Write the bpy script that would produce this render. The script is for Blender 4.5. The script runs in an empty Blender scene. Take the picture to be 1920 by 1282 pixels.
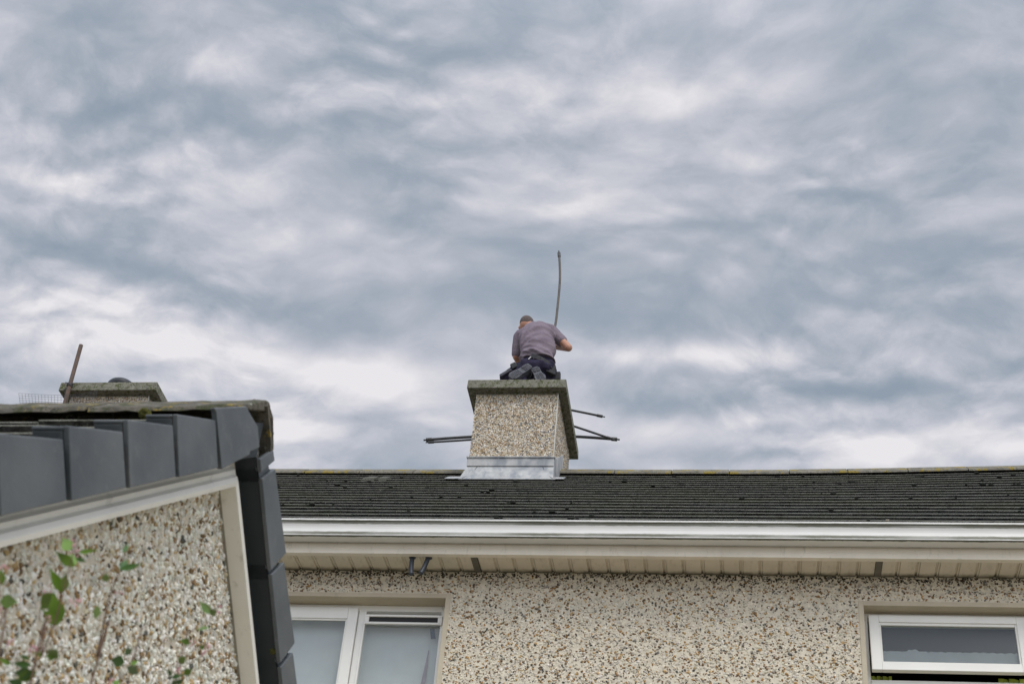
import bpy, bmesh, math, random
import numpy as np
from mathutils import Vector, Matrix
random.seed(7); rng = np.random.default_rng(11)
R = math.radians
scene = bpy.context.scene
col = scene.collection

# ------------------------------------------------------------------ camera
EYE = 1.6
CAMM = np.array([[0.98902433, 0.12491459, 0.0789127], [-0.01011028, 0.59004973, -0.8073036], [-0.14740642, 0.79764507, 0.58483646]])
F, PX, PY = 2906.77, 960.0, 644.14
cam_d = bpy.data.cameras.new('camera'); cam = bpy.data.objects.new('camera', cam_d); col.objects.link(cam)
r_, d_, f_ = CAMM
mw = Matrix(((r_[0], -d_[0], -f_[0], 0), (r_[1], -d_[1], -f_[1], 0), (r_[2], -d_[2], -f_[2], EYE), (0, 0, 0, 1)))
cam.matrix_world = mw
cam_d.sensor_width = 36.0; cam_d.lens = F / 1920 * 36; cam_d.shift_y = (PY - 641) / 1920
cam_d.clip_start = 0.1; cam_d.clip_end = 2000
cam_d.dof.use_dof = True; cam_d.dof.focus_distance = 14.5; cam_d.dof.aperture_fstop = 9
scene.camera = cam

def at(px, py, X=None, Y=None, Z=None, D=None):
    """point of the place seen at a pixel of the photograph, on the plane X=, Y=, Z= or at distance D"""
    d = CAMM.T @ np.array([px - PX, py - PY, F])
    if X is not None: k = X / d[0]
    elif Y is not None: k = Y / d[1]
    elif Z is not None: k = (Z - EYE) / d[2]
    else: k = D / np.linalg.norm(d)
    p = d * k; return Vector((p[0], p[1], p[2] + EYE))

# ------------------------------------------------------------------ world
w = bpy.data.worlds.new('World'); scene.world = w; w.use_nodes = True
class NT:
    def __init__(s, nt): s.nt = nt; s.nt.nodes.clear()
    def n(s, t, **kw):
        o = s.nt.nodes.new(t)
        ins = kw.pop('ins', {})
        for k, v in kw.items(): setattr(o, k, v)
        for k, v in ins.items(): s.set(o, k, v)
        return o
    def set(s, o, k, v):
        i = o.inputs[k]
        if isinstance(v, bpy.types.NodeSocket): s.nt.links.new(v, i)
        elif isinstance(v, bpy.types.Node): s.nt.links.new(v.outputs[0], i)
        else: i.default_value = v
    def m(s, op, a, b=None, c=None, clamp=False):
        o = s.n('ShaderNodeMath', operation=op, use_clamp=clamp); s.set(o, 0, a)
        if b is not None: s.set(o, 1, b)
        if c is not None: s.set(o, 2, c)
        return o.outputs[0]
    def vm(s, op, a, b=None, sc=None):
        o = s.n('ShaderNodeVectorMath', operation=op); s.set(o, 0, a)
        if b is not None: s.set(o, 1, b)
        if sc is not None: s.set(o, 3, sc)
        return o.outputs['Value'] if op in ('DOT_PRODUCT', 'LENGTH', 'DISTANCE') else o.outputs[0]
    def noise(s, v, scale, detail=4, rough=.5, dist=0, lac=2):
        o = s.n('ShaderNodeTexNoise'); s.set(o, 'Vector', v)
        for k, x in (('Scale', scale), ('Detail', detail), ('Roughness', rough), ('Distortion', dist), ('Lacunarity', lac)): o.inputs[k].default_value = x
        return o.outputs[0]
    def vor(s, v, scale, feat='F1', out='Distance', rand=1):
        o = s.n('ShaderNodeTexVoronoi', feature=feat); s.set(o, 'Vector', v); o.inputs['Scale'].default_value = scale; o.inputs['Randomness'].default_value = rand
        return o.outputs[out]
    def mr(s, v, a, b, c=0, d=1, smooth=True):
        o = s.n('ShaderNodeMapRange', interpolation_type='SMOOTHSTEP' if smooth else 'LINEAR'); s.set(o, 0, v)
        for i, x in enumerate((a, b, c, d)): s.set(o, i + 1, x)
        return o.outputs[0]
    def mix(s, f, a, b, mode='MIX'):
        o = s.n('ShaderNodeMix', data_type='RGBA', blend_type=mode); s.set(o, 0, f)
        s.set(o, 6, a if not isinstance(a, tuple) else (*a[:3], 1)); s.set(o, 7, b if not isinstance(b, tuple) else (*b[:3], 1))
        return o.outputs[2]
    def ramp(s, f, stops, interp='LINEAR'):
        o = s.n('ShaderNodeValToRGB'); s.set(o, 0, f); cr = o.color_ramp; cr.interpolation = interp
        while len(cr.elements) < len(stops): cr.elements.new(0.5)
        for e, (p, c) in zip(cr.elements, stops): e.position = p; e.color = (*c, 1)
        return o.outputs[0]
    def mapping(s, v, scale=(1, 1, 1), rot=(0, 0, 0), loc=(0, 0, 0)):
        o = s.n('ShaderNodeMapping'); s.set(o, 0, v); o.inputs['Scale'].default_value = scale; o.inputs['Rotation'].default_value = rot; o.inputs['Location'].default_value = loc
        return o.outputs[0]

SUN_EL, SUN_AZ = R(50), R(152)      # azimuth clockwise from +Y (behind the camera, a little to the right)
g = NT(w.node_tree)
tc = g.n('ShaderNodeTexCoord'); dirv = g.vm('NORMALIZE', tc.outputs['Generated'])
sep = g.n('ShaderNodeSeparateXYZ'); g.set(sep, 0, dirv)
zc = g.m('MAXIMUM', sep.outputs[2], 0.0)
inv = g.m('DIVIDE', 1.0, g.m('ADD', zc, 0.16))
cp = g.n('ShaderNodeCombineXYZ'); g.set(cp, 0, g.m('MULTIPLY', sep.outputs[0], inv)); g.set(cp, 1, g.m('MULTIPLY', sep.outputs[1], inv))
P = cp.outputs[0]                   # the cloud deck: a flat layer seen in perspective
def wrp(v, sc, amt, det=2):
    z = g.n('ShaderNodeTexNoise'); g.set(z, 'Vector', v); z.inputs['Scale'].default_value = sc; z.inputs['Detail'].default_value = det
    return g.vm('ADD', v, g.vm('SCALE', g.vm('SUBTRACT', z.outputs['Color'], (.5, .5, .5)), sc=amt))
Pw = g.mapping(wrp(wrp(P, 3.0, .15), 15.0, .04, 5), (1, 1.25, 1), (0, 0, R(-8)))
def puff(v, sc, loc, sm=.7):        # rounded billows
    o = g.n('ShaderNodeTexVoronoi', feature='SMOOTH_F1', voronoi_dimensions='2D'); g.set(o, 'Vector', g.mapping(v, loc=loc)); o.inputs['Scale'].default_value = sc; o.inputs['Smoothness'].default_value = sm
    return g.m('SUBTRACT', 1.0, o.outputs['Distance'])
def deck(off):
    v = g.vm('ADD', Pw, off)
    a = g.noise(v, 3.4, 5, .58)
    b = puff(v, 9.0, (4, 2, 0), .6); c = puff(v, 22.0, (1, 7, 0), .5); d = g.noise(v, 42.0, 6, .68)
    return g.m('ADD', g.m('ADD', g.m('MULTIPLY', a, .75), g.m('MULTIPLY', b, .26)), g.m('ADD', g.m('MULTIPLY', c, .15), g.m('MULTIPLY', d, .15)))
h0 = deck((0, 0, 0)); h1 = deck((0.003, 0.016, 0))
rel = g.m('SUBTRACT', h0, h1)       # light from the near side picks out the folds of the deck
big = g.noise(g.mapping(P, (1, 1.3, 1), loc=(2.3, .4, 0)), 2.0, 4, .55)
val = g.m('ADD', .625, g.m('MULTIPLY', g.m('SUBTRACT', h0, .68), .9))
amp = g.m('ADD', .25, g.m('MULTIPLY', g.mr(g.noise(g.mapping(P, loc=(6, 3, 1)), 3.2, 3, .55), .36, .64), 1.35))
amp = g.m('MULTIPLY', amp, g.mr(sep.outputs[2], .42, .60, .55, 1))
val = g.m('ADD', val, g.m('MULTIPLY', rel, amp))
val = g.m('ADD', val, g.m('MULTIPLY', g.m('SUBTRACT', big, .5), .42))
def lump(px, py, rad, amt, sx=1.0, sy=1.0):
    """a broad brighter or darker patch of the deck, as a direction of the real sky"""
    global val
    d = CAMM.T @ np.array([px - PX, py - PY, F]); d /= np.linalg.norm(d)
    hz = np.array([d[1], -d[0], 0]); hz /= np.linalg.norm(hz); up = np.cross(hz, d)
    dv = g.vm('SUBTRACT', dirv, tuple(d))
    a = g.m('DIVIDE', g.vm('DOT_PRODUCT', dv, tuple(hz)), rad * sx / F); b = g.m('DIVIDE', g.vm('DOT_PRODUCT', dv, tuple(up)), rad * sy / F)
    q = g.m('ADD', g.m('MULTIPLY', a, a), g.m('MULTIPLY', b, b))
    q = g.m('ADD', q, g.vm('DOT_PRODUCT', g.vm('SUBTRACT', dirv, tuple(d)), g.vm('SUBTRACT', dirv, tuple(d))))
    val = g.m('ADD', val, g.m('MULTIPLY', g.m('EXPONENT', g.m('MULTIPLY', q, -1)), amt))
LUMPS = [(420, 655, 95, .36, 4.8, .50), (60, 650, 60, .12, 1.6, .7), (760, 700, 80, .16, 2.4, .5), (420, 780, 130, .10, 4.0, .7), (1800, 825, 75, .34, 4.0, .50), (545, 800, 40, .12, 1.2, .8), (1270, 665, 60, .36, 3.2, .45), (1280, 810, 55, .26, 4.4, .6),
         (1560, 735, 80, -.16, 4.2, .36), (1600, 540, 140, -.13, 3.0, .9), (330, 525, 75, -.17, 3.6, .45), (130, 725, 40, -.14, 2.4, .5), (640, 330, 140, -.10, 2.6, .45), (110, 200, 180, -.06, 1.2, 1.0), (900, 560, 80, -.06, 3, .5),
         (1350, 190, 110, .13, 2.8, .5), (1420, 280, 100, .07, 2.8, .5), (700, 190, 100, .09, 3.0, .5), (1800, 90, 200, -.12, 1.6, .8), (1150, 390, 100, .09, 3.4, .45), (430, 360, 110, .06, 3, .5), (1440, 850, 45, -.20, 2.4, .35), (700, 870, 60, -.08, 3, .4)]
for l in LUMPS: lump(l[0], l[1], l[2], l[3] * 1.15, l[4], l[5])
cloud = g.ramp(val, [(.30, (.295, .355, .43)), (.50, (.375, .425, .50)), (.66, (.50, .53, .60)), (.80, (.64, .645, .705)), (1.0, (.86, .84, .865))])
CL = g.n('ShaderNodeBackground'); g.set(CL, 0, cloud)
# behind the camera and overhead the deck is thinner and brighter
bright = g.m('MULTIPLY', g.mr(g.m('MULTIPLY', sep.outputs[1], -1), -.62, .35), 1.35)
bright2 = g.m('MULTIPLY', g.mr(sep.outputs[2], .70, .98), .9)
g.set(CL, 1, g.m('ADD', 1.0, g.m('ADD', bright, bright2)))
sky = g.n('ShaderNodeTexSky', sky_type='NISHITA', sun_disc=False); sky.sun_elevation = SUN_EL; sky.sun_rotation = SUN_AZ
SK = g.n('ShaderNodeBackground'); g.set(SK, 0, sky.outputs[0]); SK.inputs[1].default_value = 0.06
mx = g.n('ShaderNodeMixShader'); mx.inputs[0].default_value = 0.94; g.set(mx, 1, SK.outputs[0]); g.set(mx, 2, CL.outputs[0])
out = g.n('ShaderNodeOutputWorld'); g.set(out, 0, mx.outputs[0])

sd = bpy.data.lights.new('sun', 'SUN'); sd.energy = 1.5; sd.angle = R(22); sd.color = (1, .93, .83)
so = bpy.data.objects.new('sun', sd); col.objects.link(so)
sdir = Vector((math.sin(SUN_AZ) * math.cos(SUN_EL), math.cos(SUN_AZ) * math.cos(SUN_EL), math.sin(SUN_EL)))
so.rotation_euler = sdir.to_track_quat('Z', 'Y').to_euler(); so.location = (0, -8, 25)

scene.render.engine = 'CYCLES'
vs = scene.view_settings; vs.view_transform = 'Standard'; vs.look = 'None'; vs.exposure = 0.0; vs.gamma = 1.0; vs.use_curve_mapping = False

# ------------------------------------------------------------------ materials
def mat(name, base, rough=.7, bump=0, bscale=60, var=.12, vscale=8, metallic=0, spec=.4, stretch=(1, 1, 1), fn=None, attr=False):
    m = bpy.data.materials.new(name); m.use_nodes = True; t = NT(m.node_tree)
    b = t.n('ShaderNodeBsdfPrincipled'); o = t.n('ShaderNodeOutputMaterial'); t.set(o, 0, b.outputs[0])
    tc = t.n('ShaderNodeTexCoord'); v = t.mapping(tc.outputs['Object'], stretch)
    if attr:
        a = t.n('ShaderNodeAttribute', attribute_name='Col'); c = a.outputs['Color']
    else: c = tuple(base)
    n = t.noise(v, vscale, 5, .6)
    dark = tuple(x * (1 - var) for x in (base if not attr else (1, 1, 1))); lite = tuple(min(1, x * (1 + var)) for x in (base if not attr else (1, 1, 1)))
    k = t.mix(t.mr(n, .3, .7), dark, lite)
    c = t.mix(1.0, c, k, 'MULTIPLY') if attr else k
    if fn: c = fn(t, v, c, b) or c
    t.set(b, 'Base Color', c); b.inputs['Roughness'].default_value = rough; b.inputs['Metallic'].default_value = metallic
    b.inputs['Specular IOR Level'].default_value = spec
    if bump:
        bn = t.n('ShaderNodeBump'); bn.inputs['Strength'].default_value = 1; bn.inputs['Distance'].default_value = bump
        t.set(bn, 'Height', t.noise(v, bscale, 6, .65)); t.set(b, 'Normal', bn.outputs[0])
    return m

def f_lichen(yel=.62, moss=.5, pale=.66, ys=13):
    def f(t, v, c, b):
        c = t.mix(t.mr(t.noise(v, 14, 6, .7), moss, moss + .14), c, (.045, .055, .02))
        c = t.mix(t.mr(t.noise(t.mapping(v, loc=(3, 1, 7)), ys, 6, .72), yel, yel + .05), c, (.24, .185, .045))
        c = t.mix(t.mr(t.noise(t.mapping(v, loc=(9, 4, 2)), 20, 4, .6), pale, pale + .04), c, (.33, .34, .28))
        c = t.mix(t.mr(t.noise(t.mapping(v, loc=(1, 8, 2)), 55, 4, .7), .56, .64), c, (.06, .06, .045))
        return c
    return f
def f_slab(t, v, c, b):
    c = t.mix(t.mr(t.noise(v, 26, 6, .75), .50, .60), c, (.075, .085, .03))
    c = t.mix(t.mr(t.noise(t.mapping(v, loc=(4, 4, 4)), 60, 5, .7), .55, .66), c, (.035, .036, .028))
    c = t.mix(t.mr(t.noise(t.mapping(v, loc=(2, 6, 4)), 90, 3, .6), .60, .68), c, (.30, .29, .22))
    return c
def f_tile(t, v, c, b):
    c = t.mix(t.mr(t.noise(v, 3.5, 6, .7), .5, .66), c, (.032, .036, .022))
    c = t.mix(t.mr(t.noise(t.mapping(v, loc=(5, 2, 1)), 60, 5, .7), .58, .70), c, (.12, .12, .10))
    c = t.mix(t.mr(t.noise(t.mapping(v, loc=(7, 7, 1)), 5, 6, .75), .70, .73), c, (.20, .14, .02))
    c = t.mix(t.mr(t.noise(t.mapping(v, (.6, 1, 1), loc=(7, 1, 9)), 22, 5, .8), .49, .60), c, (.007, .008, .008))
    c = t.mix(t.mr(t.noise(t.mapping(v, (.8, 1, 1), loc=(3, 9, 2)), 95, 3, .7), .60, .70), c, (.16, .155, .12))
    c = t.mix(t.mr(t.noise(t.mapping(v, (.5, 1, 1), loc=(2, 2, 6)), 2.2, 4, .6), .45, .65, 0, .6), c, (.055, .055, .032))
    ge = t.n('ShaderNodeNewGeometry')   # pale edge line: wear and sky brightness put into the colour
    s = t.n('ShaderNodeSeparateXYZ'); t.set(s, 0, ge.outputs['Normal'])
    arr = t.m('MULTIPLY', t.mr(s.outputs[2], -.45, -.2), t.mr(s.outputs[2], .68, .78, 1, 0))   # worn arris, painted sky-bright
    arr = t.m('MULTIPLY', arr, t.mr(t.noise(t.mapping(v, loc=(1, 5, 3)), 9, 5, .7), .33, .5, .5, 1))
    return t.mix(arr, c, (.27, .27, .23))
def f_gutter(t, v, c, b):
    s = t.n('ShaderNodeSeparateXYZ'); t.set(s, 0, v)
    ge = t.n('ShaderNodeNewGeometry'); sn = t.n('ShaderNodeSeparateXYZ'); t.set(sn, 0, ge.outputs['Normal'])
    n = t.noise(t.mapping(v, (5, 30, 30)), 2.4, 7, .8); n2 = t.noise(t.mapping(v, (1, 1, 1)), 1.3, 2, .5)
    zz = t.m('ADD', s.outputs[2], t.m('MULTIPLY', t.m('SUBTRACT', n, .5), .022))
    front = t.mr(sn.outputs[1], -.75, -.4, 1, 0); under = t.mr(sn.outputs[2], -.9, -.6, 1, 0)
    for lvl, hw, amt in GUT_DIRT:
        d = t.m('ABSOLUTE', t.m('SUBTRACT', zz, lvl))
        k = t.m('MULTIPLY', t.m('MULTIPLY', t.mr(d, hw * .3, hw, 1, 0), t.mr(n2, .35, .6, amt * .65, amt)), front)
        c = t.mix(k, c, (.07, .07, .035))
    yy = t.m('ADD', s.outputs[1], t.m('MULTIPLY', t.m('SUBTRACT', n, .5), .05))      # mould along the drip edge; underside darker towards the back corner
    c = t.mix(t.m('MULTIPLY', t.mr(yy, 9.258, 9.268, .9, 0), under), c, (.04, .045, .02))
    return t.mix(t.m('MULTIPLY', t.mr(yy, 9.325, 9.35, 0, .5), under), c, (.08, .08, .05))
def f_streak(t, v, c, b):
    return t.mix(t.mr(t.noise(t.mapping(v, (8, 8, 1.2)), 3, 6, .7), .55, .75, 0, .4), c, (.30, .28, .22))
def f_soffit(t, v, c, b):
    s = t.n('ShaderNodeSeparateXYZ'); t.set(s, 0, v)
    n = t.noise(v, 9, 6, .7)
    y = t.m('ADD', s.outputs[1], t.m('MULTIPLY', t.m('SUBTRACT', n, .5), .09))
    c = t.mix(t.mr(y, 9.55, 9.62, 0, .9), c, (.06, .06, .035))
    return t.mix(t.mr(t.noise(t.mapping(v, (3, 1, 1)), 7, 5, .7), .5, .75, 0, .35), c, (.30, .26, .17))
def f_lead(t, v, c, b):
    c = t.mix(t.mr(t.noise(t.mapping(v, (2, 2, 1.2)), 5, 3, .5), .42, .66, 0, .8), c, (.19, .21, .24))
    return t.mix(t.mr(t.noise(t.mapping(v, (14, 14, 3), loc=(3, 1, 1)), 2, 5, .7), .56, .68, 0, .6), c, (.50, .50, .50))
def f_cap(t, v, c, b):
    c = t.mix(t.mr(t.noise(t.mapping(v, loc=(3, 1, 1)), 4.0, 3, .5), .35, .65, 0, .6), c, (.135, .145, .15))
    c = t.mix(t.mr(t.noise(t.mapping(v, loc=(8, 1, 5)), 2.5, 2, .5), .45, .65, 0, .5), c, (.065, .08, .088))
    return t.mix(t.mr(t.noise(t.mapping(v, (1, 3, 5), loc=(2, 2, 8)), 6, 6, .75), .5, .72, 0, .30), c, (.19, .19, .18))
def f_shirt(t, v, c, b):
    return t.mix(t.mr(t.noise(v, 7, 4, .6), .35, .7, 0, .5), c, (.22, .185, .205))
def f_rust(t, v, c, b):
    return t.mix(t.mr(t.noise(v, 12, 6, .7), .4, .6), c, (.10, .075, .06))

GUT_DIRT = []
M = {}
M['mortar'] = mat('mortar', (.625, .57, .46), .9, .004, 90, .12, 20, spec=.2)
M['pebble'] = mat('pebble', (1, 1, 1), .75, .0008, 300, .10, 180, attr=True, spec=.3)
M['render'] = mat('render', (.50, .44, .335), .85, .0015, 60, .06, 5, fn=f_streak, spec=.25)
M['tile'] = mat('tile', (.043, .045, .041), .92, .022, 40, .35, 12, fn=f_tile, spec=.2)
M['ridge'] = mat('ridge', (.17, .16, .13), .92, .006, 60, .25, 9, fn=f_lichen(.535, .55, .66, 9), spec=.2)
M['ridge_near'] = mat('ridge_near', (.115, .105, .085), .92, .010, 45, .3, 12, fn=f_lichen(.575, .50, .66), spec=.2)
M['slab'] = mat('slab', (.19, .185, .15), .92, .006, 60, .2, 15, fn=f_slab, spec=.2)
M['lead'] = mat('lead', (.38, .385, .38), .6, .001, 25, .12, 8, fn=f_lead, metallic=0)
M['white'] = mat('white_upvc', (.80, .785, .71), .35, 0, 1, .05, 3, fn=f_streak)
M['window_white'] = mat('window_white', (.78, .77, .72), .28, 0, 1, .03, 3)
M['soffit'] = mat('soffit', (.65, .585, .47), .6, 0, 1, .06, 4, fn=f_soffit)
M['fascia'] = mat('fascia', (.72, .66, .555), .5, 0, 1, .05, 4, fn=f_streak)
M['dark'] = mat('dark', (.012, .012, .012), .6)
M['vent'] = mat('vent', (.22, .20, .16), .6)
M['pipe'] = mat('pipe', (.035, .042, .055), .4)
M['cap'] = mat('cap', (.068, .080, .089), .48, .0006, 120, .10, 6, fn=f_cap, spec=.5)
M['cap_dark'] = mat('cap_dark', (.012, .018, .022), .5, 0, 1, .1)  # underside copy of the cap plastic, its shade put into the colour
M['moss'] = mat('moss', (.085, .085, .012), .95, .004, 200, .4, 40)
M['moss_dark'] = mat('moss_dark', (.016, .018, .013), .95, .006, 120, .4, 40)
M['rod'] = mat('rod', (.045, .045, .045), .5, 0, 1, .2, 12)
M['rod_up'] = mat('rod_up', (.10, .09, .075), .6, 0, 1, .2, 12)
M['rust'] = mat('rust', (.13, .085, .066), .8, .001, 150, .25, 20, fn=f_rust)
M['wire'] = mat('wire', (.09, .09, .10), .5, metallic=.5)
M['skin'] = mat('skin', (.40, .20, .13), .55, 0, 1, .12, 20)
M['hair'] = mat('hair', (.095, .075, .07), .9, .003, 300, .2, 60)
M['shirt'] = mat('shirt', (.175, .142, .175), .9, .022, 4.2, .12, 10, stretch=(1, 1, 3.0), fn=f_shirt, spec=.15)
M['trouser'] = mat('trouser', (.027, .024, .046), .9, .012, 22, .3, 14, spec=.15)
M['boot'] = mat('boot', (.075, .075, .09), .8, .004, 90, .25, 20, spec=.2)
M['belt'] = mat('belt', (.020, .021, .024), .7, .003, 60, .25, 20)
M['curtain_green'] = mat('curtain_green', (.60, .72, .12), .8)
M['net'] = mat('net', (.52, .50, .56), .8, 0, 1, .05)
M['blind'] = mat('blind', (.76, .74, .73), .8, 0, 1, .03)
M['room'] = mat('room', (.03, .035, .03), .9)
M['ground'] = mat('ground', (.30, .27, .21), .95, .02, 8, .3, 1.5)
M['leaf'] = mat('leaf', (.10, .185, .016), .5, 0, 1, .35, 14, spec=.4)
M['leaf_dark'] = mat('leaf_dark', (.04, .10, .015), .5, 0, 1, .3, 14)
M['stem'] = mat('stem', (.13, .075, .045), .7, 0, 1, .2, 14)
M['bead'] = mat('bead', (.50, .49, .44), .6)
M['lead_dark'] = mat('lead_dark', (.10, .11, .12), .7)
M['lichen'] = mat('lichen', (.50, .48, .40), .95, .002, 200)
M['flower'] = mat('flower', (.50, .27, .29), .6, 0, 1, .25, 40)
def f_stripfade(t, v, c, b): return c
def glass(name, tint, refl, rough=0.0, wave=0):
    m = bpy.data.materials.new(name); m.use_nodes = True; t = NT(m.node_tree)
    fr = t.n('ShaderNodeLayerWeight'); fr.inputs[0].default_value = .35
    gl = t.n('ShaderNodeBsdfGlossy'); gl.inputs['Roughness'].default_value = rough; gl.inputs['Color'].default_value = (.92, .95, 1, 1)
    tr = t.n('ShaderNodeBsdfTransparent'); tr.inputs[0].default_value = (*tint, 1)
    if wave:
        tcn = t.n('ShaderNodeTexCoord'); bn = t.n('ShaderNodeBump'); bn.inputs['Distance'].default_value = wave
        t.set(bn, 'Height', t.vor(tcn.outputs['Object'], 60)); t.set(gl, 'Normal', bn.outputs[0])
    mx = t.n('ShaderNodeMixShader'); t.set(mx, 0, t.m('ADD', t.m('MULTIPLY', fr.outputs['Facing'], .12), refl, clamp=True)); t.set(mx, 1, tr.outputs[0]); t.set(mx, 2, gl.outputs[0])
    o = t.n('ShaderNodeOutputMaterial'); t.set(o, 0, mx.outputs[0]); return m
M['glass'] = glass('glass', (.85, .88, .88), .02)
M['glass_obscure'] = glass('glass_obscure', (.74, .78, .76), .03, .22, 0)

# ------------------------------------------------------------------ building helpers
ORG = {}
def tag(o, label=None, cat=None, group=None, kind=None):
    for k, v in (('label', label), ('category', cat), ('group', group), ('kind', kind)):
        if v: o[k] = v
    return o
def thing(name, loc, label, cat, group=None):
    o = bpy.data.objects.new(name, None); o.location = loc; col.objects.link(o); ORG[o.name] = Vector(loc); o.empty_display_size = .2
    return tag(o, label, cat, group)
class MB:
    """collects geometry in world coordinates; build() links it as ONE mesh object"""
    def __init__(s): s.v = []; s.f = []; s.sm = []
    def add(s, vs, fs, smooth=False):
        b = len(s.v); s.v += [tuple(v) for v in vs]; s.f += [tuple(i + b for i in f) for f in fs]; s.sm += [smooth] * len(fs); return s
    def box(s, x0, x1, y0, y1, z0, z1):
        vs = [(x, y, z) for x in (x0, x1) for y in (y0, y1) for z in (z0, z1)]
        return s.add(vs, [(0, 1, 3, 2), (4, 6, 7, 5), (0, 4, 5, 1), (2, 3, 7, 6), (0, 2, 6, 4), (1, 5, 7, 3)])
    def hexa(s, b, t):
        """b, t: four corners each (bottom ring, top ring)"""
        return s.add(list(b) + list(t), [(3, 2, 1, 0), (4, 5, 6, 7), (0, 1, 5, 4), (1, 2, 6, 5), (2, 3, 7, 6), (3, 0, 4, 7)])
    def prism(s, poly, x0, x1, ax='x', smooth=False):
        n = len(poly)
        f = (lambda a, b, c: (a, b, c)) if ax == 'x' else (lambda a, b, c: (b, a, c))
        vs = [f(x0, *p) for p in poly] + [f(x1, *p) for p in poly]
        return s.add(vs, [tuple(range(n)), tuple(range(2 * n - 1, n - 1, -1))] + [(i, i + n, (i + 1) % n + n, (i + 1) % n) for i in range(n)], smooth)
    def tube(s, pts, rad, n=10, smooth=True, caps=True):
        pts = [Vector(p) for p in pts]; rr = rad if isinstance(rad, (list, tuple)) else [rad] * len(pts)
        vs = []; up = None
        for i, p in enumerate(pts):
            t = (pts[min(i + 1, len(pts) - 1)] - pts[max(i - 1, 0)]).normalized()
            if up is None: up = t.orthogonal().normalized()
            up = (up - t * up.dot(t)).normalized(); sd_ = t.cross(up)
            vs += [p + (up * math.cos(2 * math.pi * k / n) + sd_ * math.sin(2 * math.pi * k / n)) * rr[i] for k in range(n)]
        fs = [(i * n + k, i * n + (k + 1) % n, (i + 1) * n + (k + 1) % n, (i + 1) * n + k) for i in range(len(pts) - 1) for k in range(n)]
        s.add(vs, fs, smooth)
        if caps:
            s.add(vs[:n], [tuple(range(n - 1, -1, -1))]); s.add(vs[-n:], [tuple(range(n))])
        return s
    def ball(s, c, r, rot=None, seg=14, rings=9, smooth=True):
        r = (r, r, r) if not isinstance(r, (tuple, list)) else r
        rot = rot or Matrix.Identity(3); c = Vector(c); vs = [c + rot @ Vector((0, 0, r[2]))]
        for i in range(1, rings):
            a = math.pi * i / rings
            vs += [c + rot @ Vector((r[0] * math.sin(a) * math.cos(2 * math.pi * k / seg), r[1] * math.sin(a) * math.sin(2 * math.pi * k / seg), r[2] * math.cos(a))) for k in range(seg)]
        vs.append(c + rot @ Vector((0, 0, -r[2]))); L = len(vs) - 1
        fs = [(0, 1 + k, 1 + (k + 1) % seg) for k in range(seg)]
        for i in range(rings - 2):
            fs += [(1 + i * seg + k, 1 + (i + 1) * seg + k, 1 + (i + 1) * seg + (k + 1) % seg, 1 + i * seg + (k + 1) % seg) for k in range(seg)]
        fs += [(L, 1 + (rings - 2) * seg + (k + 1) % seg, 1 + (rings - 2) * seg + k) for k in range(seg)]
        return s.add(vs, fs, smooth)
    def build(s, name, m, parent=None, bevel=0, mats=None):
        me = bpy.data.meshes.new(name); o_ = Vector((0, 0, 0)); 
        if parent is not None: o_ = ORG.get(parent.name, o_)
        me.from_pydata([tuple(Vector(v) - o_) for v in s.v], [], s.f)
        me.polygons.foreach_set('use_smooth', s.sm); me.materials.append(m)
        bm = bmesh.new(); bm.from_mesh(me); bmesh.ops.recalc_face_normals(bm, faces=bm.faces); bm.to_mesh(me); bm.free()
        o = bpy.data.objects.new(name, me); col.objects.link(o)
        if parent is not None: o.parent = parent; ORG[o.name] = o_
        if bevel:
            b = o.modifiers.new('bevel', 'BEVEL'); b.width = bevel; b.segments = 2; b.limit_method = 'ANGLE'
        return o

def smooth(pts, n=4):
    out = []
    P_ = [pts[0]] + pts + [pts[-1]]
    for i in range(1, len(P_) - 2):
        for k in range(n):
            t = k / n; a, b, c, d = P_[i - 1:i + 3]
            out.append(.5 * ((2 * b) + (c - a) * t + (2 * a - 5 * b + 4 * c - d) * t * t + (3 * b - a - 3 * c + d) * t ** 3))
    return out + [pts[-1]]
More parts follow.
